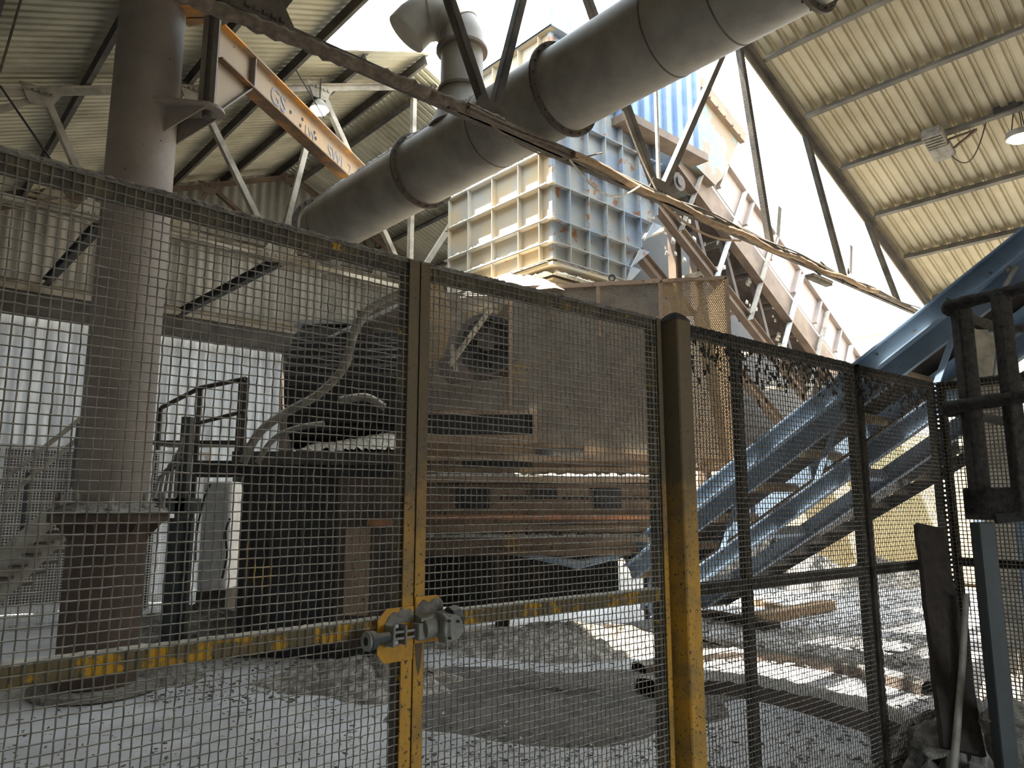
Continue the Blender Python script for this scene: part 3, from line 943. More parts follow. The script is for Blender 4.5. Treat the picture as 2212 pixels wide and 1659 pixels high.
# boarding below it
mb = MB()
brd = [onP(1330, 455, 8.75), onP(1450, 470, 8.75), onP(1770, 830, 8.75), onP(1770, 1000, 8.75), onP(1330, 1000, 8.75)]
mb.prism(brd, P * .04)
bw = mb.build('boarded_screen', 'board', origin=onP(1500, 1000, 8.75))
tag(bw, 'dark boarded screen standing under the brown conveyor', 'screen')
for i in range(14):
    z = 3.0 + i * .28
    mb = MB(); mb.box(W(7.6 + max(0, (z - 5.6)) * .2, 8.735, z), F * (8.2 - max(0, z - 3.6) * 1.9 if z > 3.6 else 8.2), P * .015, UP * .02)
    if z < 6.6: mb.build('lap_strip', 'board', bw)
for u in (1455, 1500):
    mb = MB(); a = onP(u, 490, 7.6); mb.ibeam(np.array([a[0], a[1], 0.0]), a, .16, .18, up=F)
    tag(mb.build('support_leg', 'brown', origin=np.array([a[0], a[1], 0.0])), 'brown steel support leg under the conveyor head, ' + ('nearest the hopper' if u < 1480 else 'beside the perforated cage'), 'post', 'conveyor head legs')

# ------------------------------------------------------------------ blue inclined conveyor
FC = 6.8
u0, u1 = onF(2225, 482, FC), onF(1370, 1168, FC)
ud = unit(u1 - u0)
un = unit(np.cross(F, ud)); un = un if un[2] > 0 else -un
u0 = u0 - ud * 1.2
ul = np.linalg.norm(u1 - u0) + .25
blue = thing('blue_conveyor', 'steel-blue inclined belt conveyor passing over the fence down to the shredder', 'conveyor', u1)
HW = 1.0
for k, o in enumerate((0.0, HW)):
    b = u0 + F * o
    s = -1 if k == 0 else 1
    mb = MB()
    mb.box(b - un * .185, F * .01, ud * ul, un * .185)
    mb.box(b - un * .012, F * .045 * s, ud * ul, un * .012)
    mb.box(b - un * .19, F * .10 * s, ud * ul, un * .010)
    mb.box(b - un * .34, F * .01, ud * ul, un * .15)
    mb.box(b - un * .35, F * -.06 * s, ud * ul, un * .012)
    mb.build('side_rail', 'blue', blue)
    mb = MB()
    mb.ibeam(b - un * .74 , b + ud * ul - un * .74, .09, .16, up=un)
    mb.build('lower_chord', 'blue', blue)
    for i in range(5):
        a = b + ud * (.9 + i * 1.25)
        mb = MB(); mb.bar(a - un * .34, a + ud * .5 - un * .68, .05, .012, up=F)
        mb.build('diagonal_brace', 'blue', blue)
for i in range(20):
    a = u0 + ud * (.2 + i * .36) - un * (.07 if i % 2 else .12)
    mb = MB(); mb.tube([a - F * .015, a + F * .0], .011, 6)
    mb.build('rail_bolt', 'dark', blue)
mb = MB(); mb.box(u0 - un * .20 + F * .05, F * (HW - .1), ud * ul, un * .02)
mb.build('belt', 'belt', blue)
mb = MB(); mb.box(u0 - un * .60 + F * .12, F * (HW - .24), ud * ul, un * .015)
mb.build('return_belt', 'belt', blue)
for i in range(12):
    a = u0 + ud * (.3 + i * .6)
    mb = MB(); mb.tube([a - un * .30 + F * .02, a - un * .30 + F * (HW - .02)], .05, 14)
    mb.build('roller', 'tan', blue, smooth=True)
for i in range(7):
    a = u0 + ud * (.5 + i * 1.05)
    mb = MB(); mb.bar(a - un * .72, a - un * .72 + F * HW, .06, .1, up=un)
    mb.build('cross_member', 'blue', blue)
mb = MB()
clip = onF(2195, 575, FC - .06)
mb.bar(clip, clip + ud * .16 - un * .08, .03, .03); mb.tube([clip + ud * .05, clip + ud * .05 + un * .06], .02, 8)
mb.build('clamp', 'lock', blue)
# legs of the conveyor
for d_, nm in ((2.35, 'far'), (1.0, 'near')):
    for o in (.0, HW):
        a = u0 + ud * d_ + F * o - un * .8
        if nm == 'near' and o > 0: continue
        mb = MB(); mb.ibeam(np.array([a[0], a[1], 0]), a, .10, .12, up=F)
        mb.build('leg', 'blue', blue)

# staircase behind it
FS = 8.75
s0, s1 = onF(2070, 975, FS), onF(1500, 1318, FS)
sdv = s1 - s0
st = thing('staircase', 'dark open steel staircase running down behind the blue conveyor', 'stairs', s1)
for o in (0, .75):
    mb = MB(); mb.box(s0 + F * o - UP * .02, F * .012, sdv, UP * .16)
    mb.build('stringer', 'black', st)
NT = 13
for i in range(NT):
    q = s0 + sdv * ((i + .5) / NT)
    mb = MB(); hd = unit(np.array([sdv[0], sdv[1], 0]))
    tl = np.linalg.norm(sdv[:2]) / NT
    mb.box(q - hd * tl * .5 + UP * .10, hd * tl * 1.05, F * .75, UP * .04)
    mb.box(q + hd * tl * .45 - UP * .06, hd * .012, F * .75, UP * .2)
    mb.build('tread', 'black', st)

# outdoor building, seen past the open side
fb = thing('neighbour_building', 'sunlit cream building with white band and brown eaves outside the open side', 'building', W(16.8, 3, 0))
mb = MB(); mb.box(W(16.8, -9, 0), F * .3, P * 26, UP * 3.0)
mb.build('wall', 'cream', fb)
mb = MB(); mb.box(W(21, -9, 0), F * .3, P * 26, UP * 6.2)
mb.build('upper_wall', 'white', fb)
for z, h, m_ in ((5.15, .28, 'cream'), (5.05, .1, 'fascia'), (6.2, .14, 'fascia')):
    mb = MB(); mb.box(W(20.85, -9, z), F * .4, P * 26, UP * h)
    mb.build('eaves_board', m_, fb)
mb = MB(); mb.box(W(16.8, -9, 3.0), F * 4.1, P * 26, UP * .08)
mb.build('roof', 'white', fb)
for i, p in enumerate((-1.2, .6, 3.6)):
    mb = MB(); mb.box(W(14.2, p, 0), F * .22, P * .22, UP * 4.6)
    tag(mb.build('stanchion', 'brown', origin=W(14.2, p, 0)), ('brown stanchion at the open side seen through the return mesh', 'brown stanchion at the open side behind the corner of the fence', 'brown stanchion at the open side left of the leaning plank')[i], 'post', 'stanchions of the open side')

# ------------------------------------------------------------------ shredder under the hopper
MY = 8.6
sh = thing('shredder', 'tan rusty shredder with perforated guard cage below the blue hopper', 'machine', (0.7, MY + .8, 0))
def ypt(u, v): return onY(u, v, MY)
def panel(name, corners, material, t=.012, parent=sh, label=None):
    mb = MB(); mb.prism(corners, np.array([0, t, 0])); return mb.build(name, material, parent, label=label)
XL, XR = ypt(918, 900)[0], ypt(1578, 800)[0]
XM1, XM2 = ypt(1102, 800)[0], ypt(1428, 700)[0]
ZTOP_L, ZT_M, ZT_R = ypt(1100, 625)[2], ypt(1428, 607)[2], ypt(1578, 600)[2]
ZG = ypt(1200, 885)[2]            # bottom of left perforated guard
ZR = ypt(1500, 1012)[2]           # bottom of right guard
V = lambda x, z, y=MY: np.array([x, y, z])
# left guard leaves a ragged opening with the flywheel
panel('guard_panel', [V(XL, ZG), V(XM1, ZG), V(XM1, ypt(1, 815)[2]), V(XL + .3, ypt(1, 830)[2]), V(XL, ypt(1, 790)[2])], 'perf_d')
panel('guard_panel', [V(XL + .0, ypt(1, 790)[2]), V(XL + .22, ypt(1, 770)[2]), V(XL + .30, ypt(1, 690)[2]), V(XL + .18, ypt(1, 610)[2]), V(XL, ypt(1, 590)[2])], 'perf')
panel('guard_panel', [V(XL + .22, ypt(1, 632)[2]), V(XM1, ypt(1, 627)[2]), V(XM1, ypt(1, 655)[2]), V(XL + .30, ypt(1, 680)[2])], 'perf_d')
panel('guard_panel', [V(XM1, ZG - .3), V(XM2, ypt(1, 985)[2]), V(XM2, ZT_M), V(XM1, ZTOP_L)], 'perf_d')
panel('guard_panel', [V(XM2, ZR), V(XR, ZR), V(XR, ZT_R), V(XM2, ZT_M)], 'perf')
mb = MB()
mb.bar(V(XM1, ZTOP_L), V(XM2, ZT_M), .05, .05); mb.bar(V(XM2, ZT_M), V(XR, ZT_R), .04, .04)
for x, zt, zb in ((XM1, ZTOP_L, ZG), (XM2, ZT_M, ZR), (XR, ZT_R, ZR), (XM2 - .75, ZT_M - .03, ZT_M - .7)):
    mb.box(V(x - .025, zb, MY - .02), X_ * .05, Y_ * .05, UP * (zt - zb))
mb.box(V(XM2, ZR - .03, MY - .02), X_ * (XR - XM2), Y_ * .05, UP * .05)
mb.build('guard_frame', 'tan', sh)
for dpt in (0,):
    mb = MB()
    mb.prism([V(XR, ZR), V(XR, ZT_R), V(XR, ZT_R, MY + 1.5), V(XR, ZR, MY + 1.5)], X_ * .012)
    mb.build('side_guard', 'perf', sh)
    mb = MB()
    mb.prism([V(XL, ZG), V(XL, ZTOP_L), V(XL, ZTOP_L, MY + 1.5), V(XL, ZG, MY + 1.5)], X_ * -.012)
    mb.build('side_guard', 'perf_d', sh)
mb = MB(); mb.prism([V(XM2 + .05, 2.1, MY + .35), V(XR - .05, 2.1, MY + .35), V(XR - .05, ZT_R - .1, MY + 1.45), V(XM2 + .05, ZT_R - .1, MY + 1.45)], np.array([0, .01, -.01]))
mb.build('glow_plate', 'white', sh, label='pale sloping plate added inside the cage to brighten its holes')  # added reflector, makes the right guard panel look backlit through its holes
eb = ypt(1322, 612)
mb = MB(); mb.ring(eb + UP * .065, Y_, .026, .045, .022, 24); mb.tube([eb - UP * .03, eb + UP * .03], .018, 10)
mb.build('lifting_eye', 'black', sh, smooth=True)
# flywheel, belt strut and rotor housing inside
fw = ypt(1050, 735) + Y_ * .25
mb = MB(); mb.tube([fw - Y_ * .06, fw + Y_ * .08], .37, 40); mb.ring(fw - Y_ * .08, Y_, .30, .37, .06, 40)
wheel = mb.build('flywheel', 'black', sh, smooth=True)
mb = MB(); mb.tube([fw - Y_ * .14, fw], .10, 20); mb.build('hub', 'dark', wheel, smooth=True)
for k in range(5):
    a = 2 * math.pi * k / 5
    mb = MB(); mb.bar(fw - Y_ * .08, fw - Y_ * .08 + (X_ * math.cos(a) + UP * math.sin(a)) * .31, .06, .04, up=Y_)
    mb.build('spoke', 'black', wheel)
mb = MB(); mb.bar(ypt(972, 790) - Y_ * .05, ypt(1062, 668) - Y_ * .05, .05, .09, up=Y_)
mb.build('guard_strut', 'truss', sh)
mb = MB(); mb.bar(ypt(985, 800), ypt(975, 745), .05, .05); mb.build('guard_lug', 'truss', sh)
mb = MB()
mb.box(V(XM1 + .1, 2.55, MY + .55), X_ * (XM2 - XM1 - .3), Y_ * .9, UP * 1.15)
mb.build('rotor_housing', 'brown_d', sh)
mb = MB(); mb.box(V(XL, 1.3, MY + 1.55), X_ * (XM2 - XL), Y_ * .05, UP * (ZT_M - 1.4)); mb.build('dark_backing', 'brown_d', sh)  # added dark backing, blocks the bright background seen through the guard
mb = MB()
mb.box(V(ypt(1238, 700)[0], ypt(1, 800)[2], MY + .05), X_ * .29, Y_ * .05, UP * .66)
mb.build('sun_patch_panel', 'cab', sh, label='pale panel standing in for a sun patch behind the perforated guard')  # pale colour stands in for sunlight falling inside the guard
mb = MB()
ctr = V(XM2 - .42, ZT_M - .55, MY + .35)
mb.tube([ctr - Y_ * .1, ctr + Y_ * .3], .42, 32)
mb.build('pulley', 'tan', sh, smooth=True)
# lower body
ZB_ = ypt(1200, 1192)[2]
mb = MB()
mb.box(V(XL - .35, ZB_, MY + .02), X_ * (XM2 + .35 - XL + .3), Y_ * 1.7, UP * (ZG - .35 - ZB_))
mb.build('body', 'tan', sh)
mb = MB()
mb.box(V(XL - .05, ZG - .40, MY - .05), X_ * (ypt(1160, 900)[0] - XL), Y_ * .08, UP * .10)
mb.box(V(XL - .05, ZG - .06, MY - .05), X_ * (ypt(1160, 900)[0] - XL), Y_ * .06, UP * .05)
mb.box(V(ypt(1150, 900)[0], ZG - .40, MY - .06), X_ * .06, Y_ * .08, UP * .38)
mb.build('slot_frame', 'tan', sh)
mb = MB(); mb.box(V(XL, ZG - .31, MY - .01), X_ * (ypt(1150, 900)[0] - XL), Y_ * .04, UP * .26)
mb.build('slot', 'black', sh)
for v_, h, ex, m_ in ((985, .06, .10, 'tan'), (1010, .10, .04, 'tan'), (1030, .07, .16, 'tan'), (1046, .04, .06, 'brown'), (1112, .05, .10, 'rusty'), (1135, .07, .05, 'tan'), (1160, .05, .12, 'brown'), (1188, .06, .05, 'brown')):
    z = ypt(1200, v_)[2]
    mb = MB(); mb.box(V(XL - .3, z - h, MY - ex), X_ * (XM2 - XL + .4), Y_ * ex, UP * h)
    mb.build('body_rail', m_, sh)
for u0_, u1_, v0_, v1_ in ((1150, 1205, 1048, 1078), (1285, 1340, 1055, 1098), (985, 1058, 1052, 1098), (1000, 1150, 992, 1020), (1160, 1262, 968, 984)):
    a, b = ypt(u0_, v1_), ypt(u1_, v0_)
    mb = MB(); mb.box(a - Y_ * .035, X_ * (b[0] - a[0]), Y_ * .06, UP * (b[2] - a[2]))
    mb.build('opening', 'black', sh)
for u_ in [1218 + i * 13 for i in range(16)] + [1085 + i * 12 for i in range(5)]:
    if abs(u_ - 1312) < 34: continue
    a = ypt(u_, 1076)
    mb = MB(); mb.tube([a - Y_ * .03, a + Y_ * .05], .022, 8)
    mb.build('bolt_hole', 'black', sh)
for x in (XL - .2, ypt(1085, 1200)[0], XM2 + .05):
    mb = MB(); mb.ibeam(V(x, 0, MY + .15), V(x, ZB_, MY + .15), .14, .16, up=X_)
    mb.build('leg', 'brown_d', sh)
    mb = MB(); mb.ibeam(V(x, 0, MY + 1.5), V(x, ZB_, MY + 1.5), .14, .16, up=X_)
    mb.build('leg', 'brown_d', sh)
mb = MB(); mb.box(V(XL - .3, .25, MY + 1.2), X_ * 2.7, Y_ * .1, UP * .9)
mb.build('dark_backing', 'black', sh)  # black sheet stands in for the dark void under the body
for i in range(3):
    mb = MB()
    mb.tube([ypt(1100, 1195) + Y_ * (.1 * i), ypt(1250, 1215 + i * 6) + Y_ * .1, ypt(1400, 1190) + Y_ * .1], .025, 6)
    mb.build('pipe_run', 'blue', sh)
def fuzz_strip(a, b, depth, hgt, n=60):
    m_ = MB(); a = np.asarray(a, float); b = np.asarray(b, float)
    m_.grid(lambda i, j: a + (b - a) * i - Y_ * depth * j + UP * (hgt * rng.random() * math.sin(math.pi * j) if 0 < i < 1 else 0), n, 5)
    return m_
for v_ in (1030, 1160):
    z = ypt(1200, v_)[2]
    fuzz_strip(V(XL - .2, z + .002), V(XM2, z + .002), .15, .05).build('fibre_dust', 'grey_dust', sh)

# ------------------------------------------------------------------ infeed press with ribbed drum (left of the shredder)
pr_ = thing('infeed_press', 'dark dust-topped infeed press between column and shredder', 'machine', (-2.2, 8.6, 0))
def yq(u, v, y): return onY(u, v, y)
PY = 7.9
def pbox(name, u0_, u1_, v0_, v1_, y, d, material, label=None):
    a, b = yq(u0_, v1_, y), yq(u1_, v0_, y)
    mb = MB(); mb.box(a, X_ * (b[0] - a[0]), Y_ * d, UP * (b[2] - a[2]))
    return mb.build(name, material, pr_, label=label)
a, b = yq(505, 1390, PY), yq(880, 985, PY)
mb = MB(); mb.box([a[0], PY, 0], X_ * (b[0] - a[0]), Y_ * 1.6, UP * b[2]); mb.build('body', 'black', pr_)
pbox('front_door', 718, 852, 1030, 1400, PY - .03, .03, 'brown_d')
pbox('front_door', 740, 800, 1140, 1330, PY - .05, .03, 'tan')
pbox('front_bracket', 795, 845, 1120, 1136, PY - .08, .05, 'rusty')
for u in (525, 575, 640, 690):
    pbox('front_rib', u, u + 16, 1000, 1400, PY - .06, .06, 'brown_d')
pbox('top_rail', 500, 880, 975, 1003, PY - .12, .14, 'dark')
pbox('cross_arm', 418, 520, 995, 1030, PY + .2, .2, 'black')
mb = MB()
def topm(a_, b_):
    p0_, p1_ = yq(640, 985, PY), yq(885, 985, PY)
    x = p0_[0] + (p1_[0] - p0_[0]) * a_
    return np.array([x, PY - .1 + 1.4 * b_, p0_[2] + .02 + (.32 * math.sin(math.pi * b_ * .9 + .1) * (.3 + .7 * a_) + .05 * rng.random()) * (1 if 0 < a_ < 1 else .1)])
mb.grid(topm, 40, 14)
mb.build('fibre_dust', 'white_dust', pr_, smooth=True, label='pale fibre heaped on the press top')
# ribbed drum guard: half drum, axis along X
dc = yq(770, 835, 8.9)
x0, x1 = yq(655, 800, 8.9)[0], yq(905, 800, 8.9)[0]
mb = MB()
rr = .78
prof = [(math.radians(-60 + 230 * k / 26)) for k in range(27)]
vs = []
nx = 30
def drum(a_, b_):
    an_ = math.radians(-70 + 250 * b_)
    r = rr + .022 * (1 if int(b_ * 64) % 2 else 0)
    return np.array([x0 + (x1 - x0) * a_, dc[1] - math.cos(an_) * r + .1, dc[2] + math.sin(an_) * r - .05])
mb.grid(drum, 2, 64)
mb.build('drum_guard', 'rubber', pr_)
mb = MB()
mb.tube([np.array([x0 - .02, dc[1] + .1, dc[2] - .05]), np.array([x0 + .05, dc[1] + .1, dc[2] - .05])], rr * .98, 40)
mb.build('drum_end', 'dark', pr_)
mb = MB()
mb.box([x0 - .1, dc[1] - .2, dc[2] + rr - .04], X_ * (x1 - x0 + .2), Y_ * .25, UP * .05)
mb.bar(yq(650, 765, 8.5), yq(745, 715, 8.5), .12, .03); mb.bar(yq(745, 715, 8.5), yq(905, 640, 8.5), .12, .03)
mb.build('drum_rail', 'cab', pr_, label='pale rail along the drum top')
mb = MB(); mb.prism([yq(770, 672, 8.5), yq(905, 622, 8.5), yq(905, 900, 8.5), yq(845, 905, 8.5), yq(790, 800, 8.5)], Y_ * .05)
mb.build('side_guard', 'perf_d', pr_)
mb = MB(); mb.box(yq(858, 1000, 8.45), X_ * .12, Y_ * .06, UP * (yq(858, 640, 8.45)[2] - yq(858, 1000, 8.45)[2]))
mb.build('guard_post', 'brown', pr_)
pbox('motor_box', 698, 750, 690, 728, 9.3, .3, 'fixture', 'beige box above the drum')
mb = MB(); mb.tube([yq(640, 800, 9.6), yq(690, 800, 9.6)], .3, 24); mb.build('motor', 'teal', pr_, smooth=True)
# mound and lumps on the floor at its foot
def hose(uvs, y, r, label, material='hose'):
    mb = MB()
    P_ = [np.asarray(yq(u, v, yy if isinstance(y, list) else y)) for (u, v), yy in zip(uvs, y if isinstance(y, list) else [0] * len(uvs))]
    pts = []
    n = len(P_)
    for i in range(n - 1):
        p0_, p1_, p2_, p3_ = P_[max(i - 1, 0)], P_[i], P_[i + 1], P_[min(i + 2, n - 1)]
        for k in range(8):
            t = k / 8
            pts.append(.5 * ((2 * p1_) + (-p0_ + p2_) * t + (2 * p0_ - 5 * p1_ + 4 * p2_ - p3_) * t * t + (-p0_ + 3 * p1_ - 3 * p2_ + p3_) * t ** 3))
    pts.append(P_[-1])
    mb.tube(pts, r, 10)
    o = mb.build('hose', material, origin=P_[-1], smooth=True)
    return tag(o, label, 'hose')
hose([(880, 625), (800, 665), (765, 720), (745, 790), (690, 850), (620, 890), (560, 935), (525, 1000)], 7.7, .045, 'thick grey hose arching from the drum top down over the press')
hose([(770, 690), (755, 740), (735, 800), (700, 838)], 7.75, .03, 'thinner grey hose clipped beside the thick one on the drum')
hose([(700, 915), (640, 925), (590, 950), (555, 1000)], 7.6, .03, 'short pale hose lying over the front edge of the press')
hose([(735, 865), (790, 858), (830, 880)], 8.0, .045, 'bent grey pipe end on the heap of fibre')

# cabinet and small things at left
cb = thing('electrical_cabinet', 'pale grey electrical cabinet left of the dark press', 'cabinet', onY(465, 1275, 10.2) * np.array([1, 1, 0]))
a, b = onY(424, 1275, 10.2), onY(502, 1040, 10.2)
mb = MB(); mb.box(a, X_ * (b[0] - a[0]), Y_ * .4, UP * (b[2] - a[2])); mb.build('body', 'cab', cb, bevel=.02)
mb = MB(); mb.box(a + X_ * .03 + UP * .04 - Y_ * .012, X_ * (b[0] - a[0] - .06), Y_ * .02, UP * (b[2] - a[2] - .08)); dr = mb.build('door', 'cab', cb)
mb = MB(); mb.cbox(np.array([b[0] - .06, 10.17, (a[2] + b[2]) / 2]), X_ * .03, Y_ * .04, UP * .12); mb.build('handle', 'black', dr)
mb = MB(); mb.box([a[0], 10.2, 0], X_ * (b[0] - a[0]), Y_ * .4, UP * max(.05, a[2])); mb.build('plinth', 'dark', cb)
hose([(455, 1045), (440, 1080), (425, 1150), (422, 1215)], 10.05, .014, 'black cable hanging down the left edge of the cabinet', 'rubber')
hose([(497, 1120), (488, 1150), (490, 1200), (480, 1250)], 10.05, .014, 'black cable looping down the right edge of the cabinet', 'rubber')
# handrail frame before the pale door
hr = thing('platform_handrail', 'grey sloping handrail in front of the pale sheeted doorway', 'railing', onY(540, 960, 10.6) * np.array([1, 1, 0]))
mb = MB()
mb.tube([onY(350, 880, 11.4), onY(432, 838, 10.9), onY(530, 818, 10.6)], .035, 10); mb.build('top_rail', 'dark', hr, smooth=True)
mb = MB(); mb.tube([onY(405, 920, 11), onY(530, 888, 10.6)], .03, 10); mb.build('mid_rail', 'dark', hr, smooth=True)
for u, v, y in ((530, 815, 10.6), (432, 838, 10.9), (520, 820, 10.7), (345, 880, 11.4)):
    a = onY(u, v, y); mb = MB(); mb.box(a - X_ * .03 - UP * (a[2] - .0), X_ * .06, Y_ * .05, UP * a[2]); mb.build('post', 'dark', hr)
mb = MB(); mb.box(onY(325, 960, 11), X_ * 1.3, Y_ * .6, UP * .06); mb.build('deck', 'dark', hr)
# scrap of pipes/brackets between column and cabinet
gz = thing('grease_unit', 'cluttered grey pipe stand beside the column base', 'machine', onY(375, 1275, 8.2) * np.array([1, 1, 0]))
mb = MB()
a = onY(402, 900, 8.2); mb.box([a[0] - .05, 8.2, 0], X_ * .1, Y_ * .1, UP * a[2]); mb.build('post', 'teal', gz)
mb = MB(); q = onY(330, 1110, 8.2); mb.box(q, X_ * .40, Y_ * .3, UP * .17); mb.build('shelf_box', 'teal', gz)
for i in range(5):
    mb = MB()
    mb.tube([onY(330 + i * 12, 1075, 8.1), onY(345 + i * 10, 1030 - i * 12, 8.15), onY(395, 1000 - i * 14, 8.2)], .018, 6)
    mb.build('pipe', 'hose', gz, smooth=True)
for u in (385, 352):
    mb = MB(); q = onY(u, 1280, 8.3); mb.box([q[0], 8.3, 0], X_ * .09, Y_ * .09, UP * 1.4); mb.build('leg', 'teal', gz)

# sloping steel stair at far left
ls = thing('side_stair', 'olive-grey steel stair sloping across the far left behind the gate', 'stairs', onY(20, 1330, 8.8) * np.array([1, 1, 0]))
for (ua, va, ub, vb, w, h, nm) in ((205, 880, -60, 1090, .05, .05, 'handrail'), (190, 930, -60, 1135, .05, .05, 'handrail'), (150, 1080, -60, 1265, .06, .2, 'stringer'), (125, 1150, -60, 1330, .06, .24, 'stringer')):
    mb = MB(); mb.bar(onY(ua, va, 8.8), onY(ub, vb, 8.3), w, h); mb.build(nm, 'fixture', ls)
for i in range(7):
    t = i / 7
    q = onY(140, 1125, 8.8) * (1 - t) + onY(-60, 1300, 8.3) * t
    mb = MB(); mb.cbox(q + Y_ * .3, X_ * .22, Y_ * .7, UP * .03); mb.build('tread', 'brown_d', ls)
for (u, v) in ((170, 915), (60, 1020)):
    a = onY(u, v, 8.7); mb = MB(); mb.bar(a, a - UP * .75, .04, .04); mb.build('baluster', 'teal', ls)

# partition of fine weldmesh at far left
def mesh_flat(o, dx, L, H, pitch, r):
    m_ = MB()
    o = np.asarray(o, float)
    for i in range(int(L / pitch) + 1):
        a = o + dx * i * pitch; m_.tube([a, a + UP * H], r, 3, cap=False)
    for i in range(int(H / pitch) + 1):
        a = o + UP * i * pitch; m_.tube([a, a + dx * L], r, 3, cap=False)
    return m_
pa, pb = onP(-40, 1345, 11.3), onP(205, 1340, 11.3)
part_ = thing('mesh_partition', 'pale fine-mesh partition low before the far left wall', 'fence', np.array([pa[0], pa[1], 0]))
Hh = onP(60, 968, 11.3)[2]
mesh_flat([pa[0], pa[1], .05], F, 2.6, Hh - .05, .036, .0045).build('mesh', 'wall_lo', part_)
mb = MB()
mb.box([pa[0], pa[1], Hh], F * 2.6, P * .04, UP * .05); mb.box([pa[0], pa[1], 0], F * 2.6, P * .04, UP * .06)
for k in (0, 1.3, 2.56): mb.box(np.array([pa[0], pa[1], 0]) + F * k, F * .05, P * .04, UP * Hh)
mb.build('frame', 'wall_lo', part_)

# ------------------------------------------------------------------ mesh fence with double gate
ZTOPF, ZMID, ZLOW = 2.362, 1.20, 0.12
GP = np.array([-.317, 2.412, 0.0])            # where the two gate leaves meet
AF, AL = 51.5, 46.6
F2, N2 = az(AF), az(AF - 90)                  # along the fence / away from the camera
FL, NL = az(AL), az(AL - 90)

def wire_mesh(base, dx, L, z0, z1, r, px=.0234, pz=.025, jit=.10, wob=.0004):
    """woven wire: every wire a crimped tube with a ring of verts at each crossing"""
    nx, nz = int(L / px), int((z1 - z0) / pz)
    dx = np.asarray(dx, float); nn = np.cross(dx, UP)
    xs = (np.arange(nx + 1) + .5 * (L / px - nx)) * px
    zs = z0 + np.arange(nz + 1) * pz
    K = 5
    ang = 2 * np.pi * np.arange(K) / K
    m_ = MB(); V_ = []; Fc = []; off = 0
    for kind in (0, 1):
        main, cross = (xs, zs) if kind == 0 else (zs, xs)
        for ci, cval in enumerate(cross):
            m = len(main)
            cr_ = ((np.arange(m) + ci + kind) % 2 * 2 - 1) * r * .8
            wobv = rng.normal(0, wob, m)
            rad = r * (1 + jit * rng.normal(0, 1, m)).clip(.7, 1.6)
            if kind == 0:
                ctr = base + np.outer(main, dx) + np.outer(cval + wobv, UP) + np.outer(cr_, nn)
                e1, e2 = UP, nn
            else:
                ctr = base + np.outer(cval + wobv, dx) + np.outer(main, UP) + np.outer(cr_, nn)
                e1, e2 = dx, nn
            ring = (np.cos(ang)[:, None] * e1 + np.sin(ang)[:, None] * e2)
            vv = ctr[:, None, :] + rad[:, None, None] * ring[None]
            V_.append(vv.reshape(-1, 3))
            i = np.arange(m - 1)[:, None] * K; k = np.arange(K)[None]
            a = i + k; b = i + (k + 1) % K
            Fc.append((np.stack([a, b, b + K, a + K], -1).reshape(-1, 4) + off))
            off += m * K
    m_.v = np.concatenate(V_).tolist(); m_.f = np.concatenate(Fc).tolist()
    return m_

def top_crust(a, b, w, h, n, droop=0, seed=0):
    """lumpy band of fibre dust along a rail from a to b"""
    m_ = MB(); a = np.asarray(a, float); b = np.asarray(b, float)
    d = unit(b - a); nn = np.cross(d, UP)
    K = 10
    def fn(i, j):
        th = 2 * math.pi * j
        k = 1 + .35 * (rng.random() - .4)
        y = math.sin(th)
        hh = h * k if y > 0 else (h * .6 + droop * rng.random())
        return a + (b - a) * i + nn * math.cos(th) * w * k + UP * y * hh
    m_.grid(fn, n, K)
    return m_

FR_W, FR_D = .045, .04
def framed(name, label, cat, base, dx, nn, L, frame, wire, wr, group=None, stiles=(), rails=(ZMID,), cap_dust='dark_dust', left=True, right=True, droop=.0, fuzz=True):
    t = thing(name, label, cat, base)
    if group: t['group'] = group
    back = nn * .006
    mb = MB(); mb.box(base + back + UP * (ZTOPF - FR_W), dx * L, nn * FR_D, UP * FR_W); mb.build('top_rail', frame, t)
    mb = MB(); mb.box(base + back + UP * ZLOW, dx * L, nn * FR_D, UP * FR_W); mb.build('bottom_rail', frame, t)
    for z in rails:
        mb = MB(); mb.box(base + back + UP * (z - FR_W), dx * L, nn * FR_D, UP * FR_W); mb.build('mid_rail', 'rail_y' if frame == 'stile' else frame, t)
        if fuzz:
            top_crust(base + back + nn * .02 + UP * (z + .002), base + back + nn * .02 + dx * L + UP * (z + .002), .02, .007, int(L / .012), 0).build('rail_dust', 'white_dust' if frame == 'stile' else 'dark_dust', t)
    ss = list(stiles)
    if left: ss.append(0)
    if right: ss.append(L - FR_W)
    for s in ss:
        mb = MB(); mb.box(base + back + dx * s + UP * ZLOW, dx * FR_W, nn * FR_D, UP * (ZTOPF - ZLOW)); mb.build('stile', frame, t)
    wire_mesh(base + dx * .004, dx, L - .008, ZLOW + .01, ZTOPF - .004, wr).build('wire_mesh', wire, t)
    if cap_dust:
        top_crust(base + nn * .02 + UP * ZTOPF, base + nn * .02 + dx * L + UP * ZTOPF, .026, .012, int(L / .01), droop).build('top_dust', cap_dust, t)
    return t

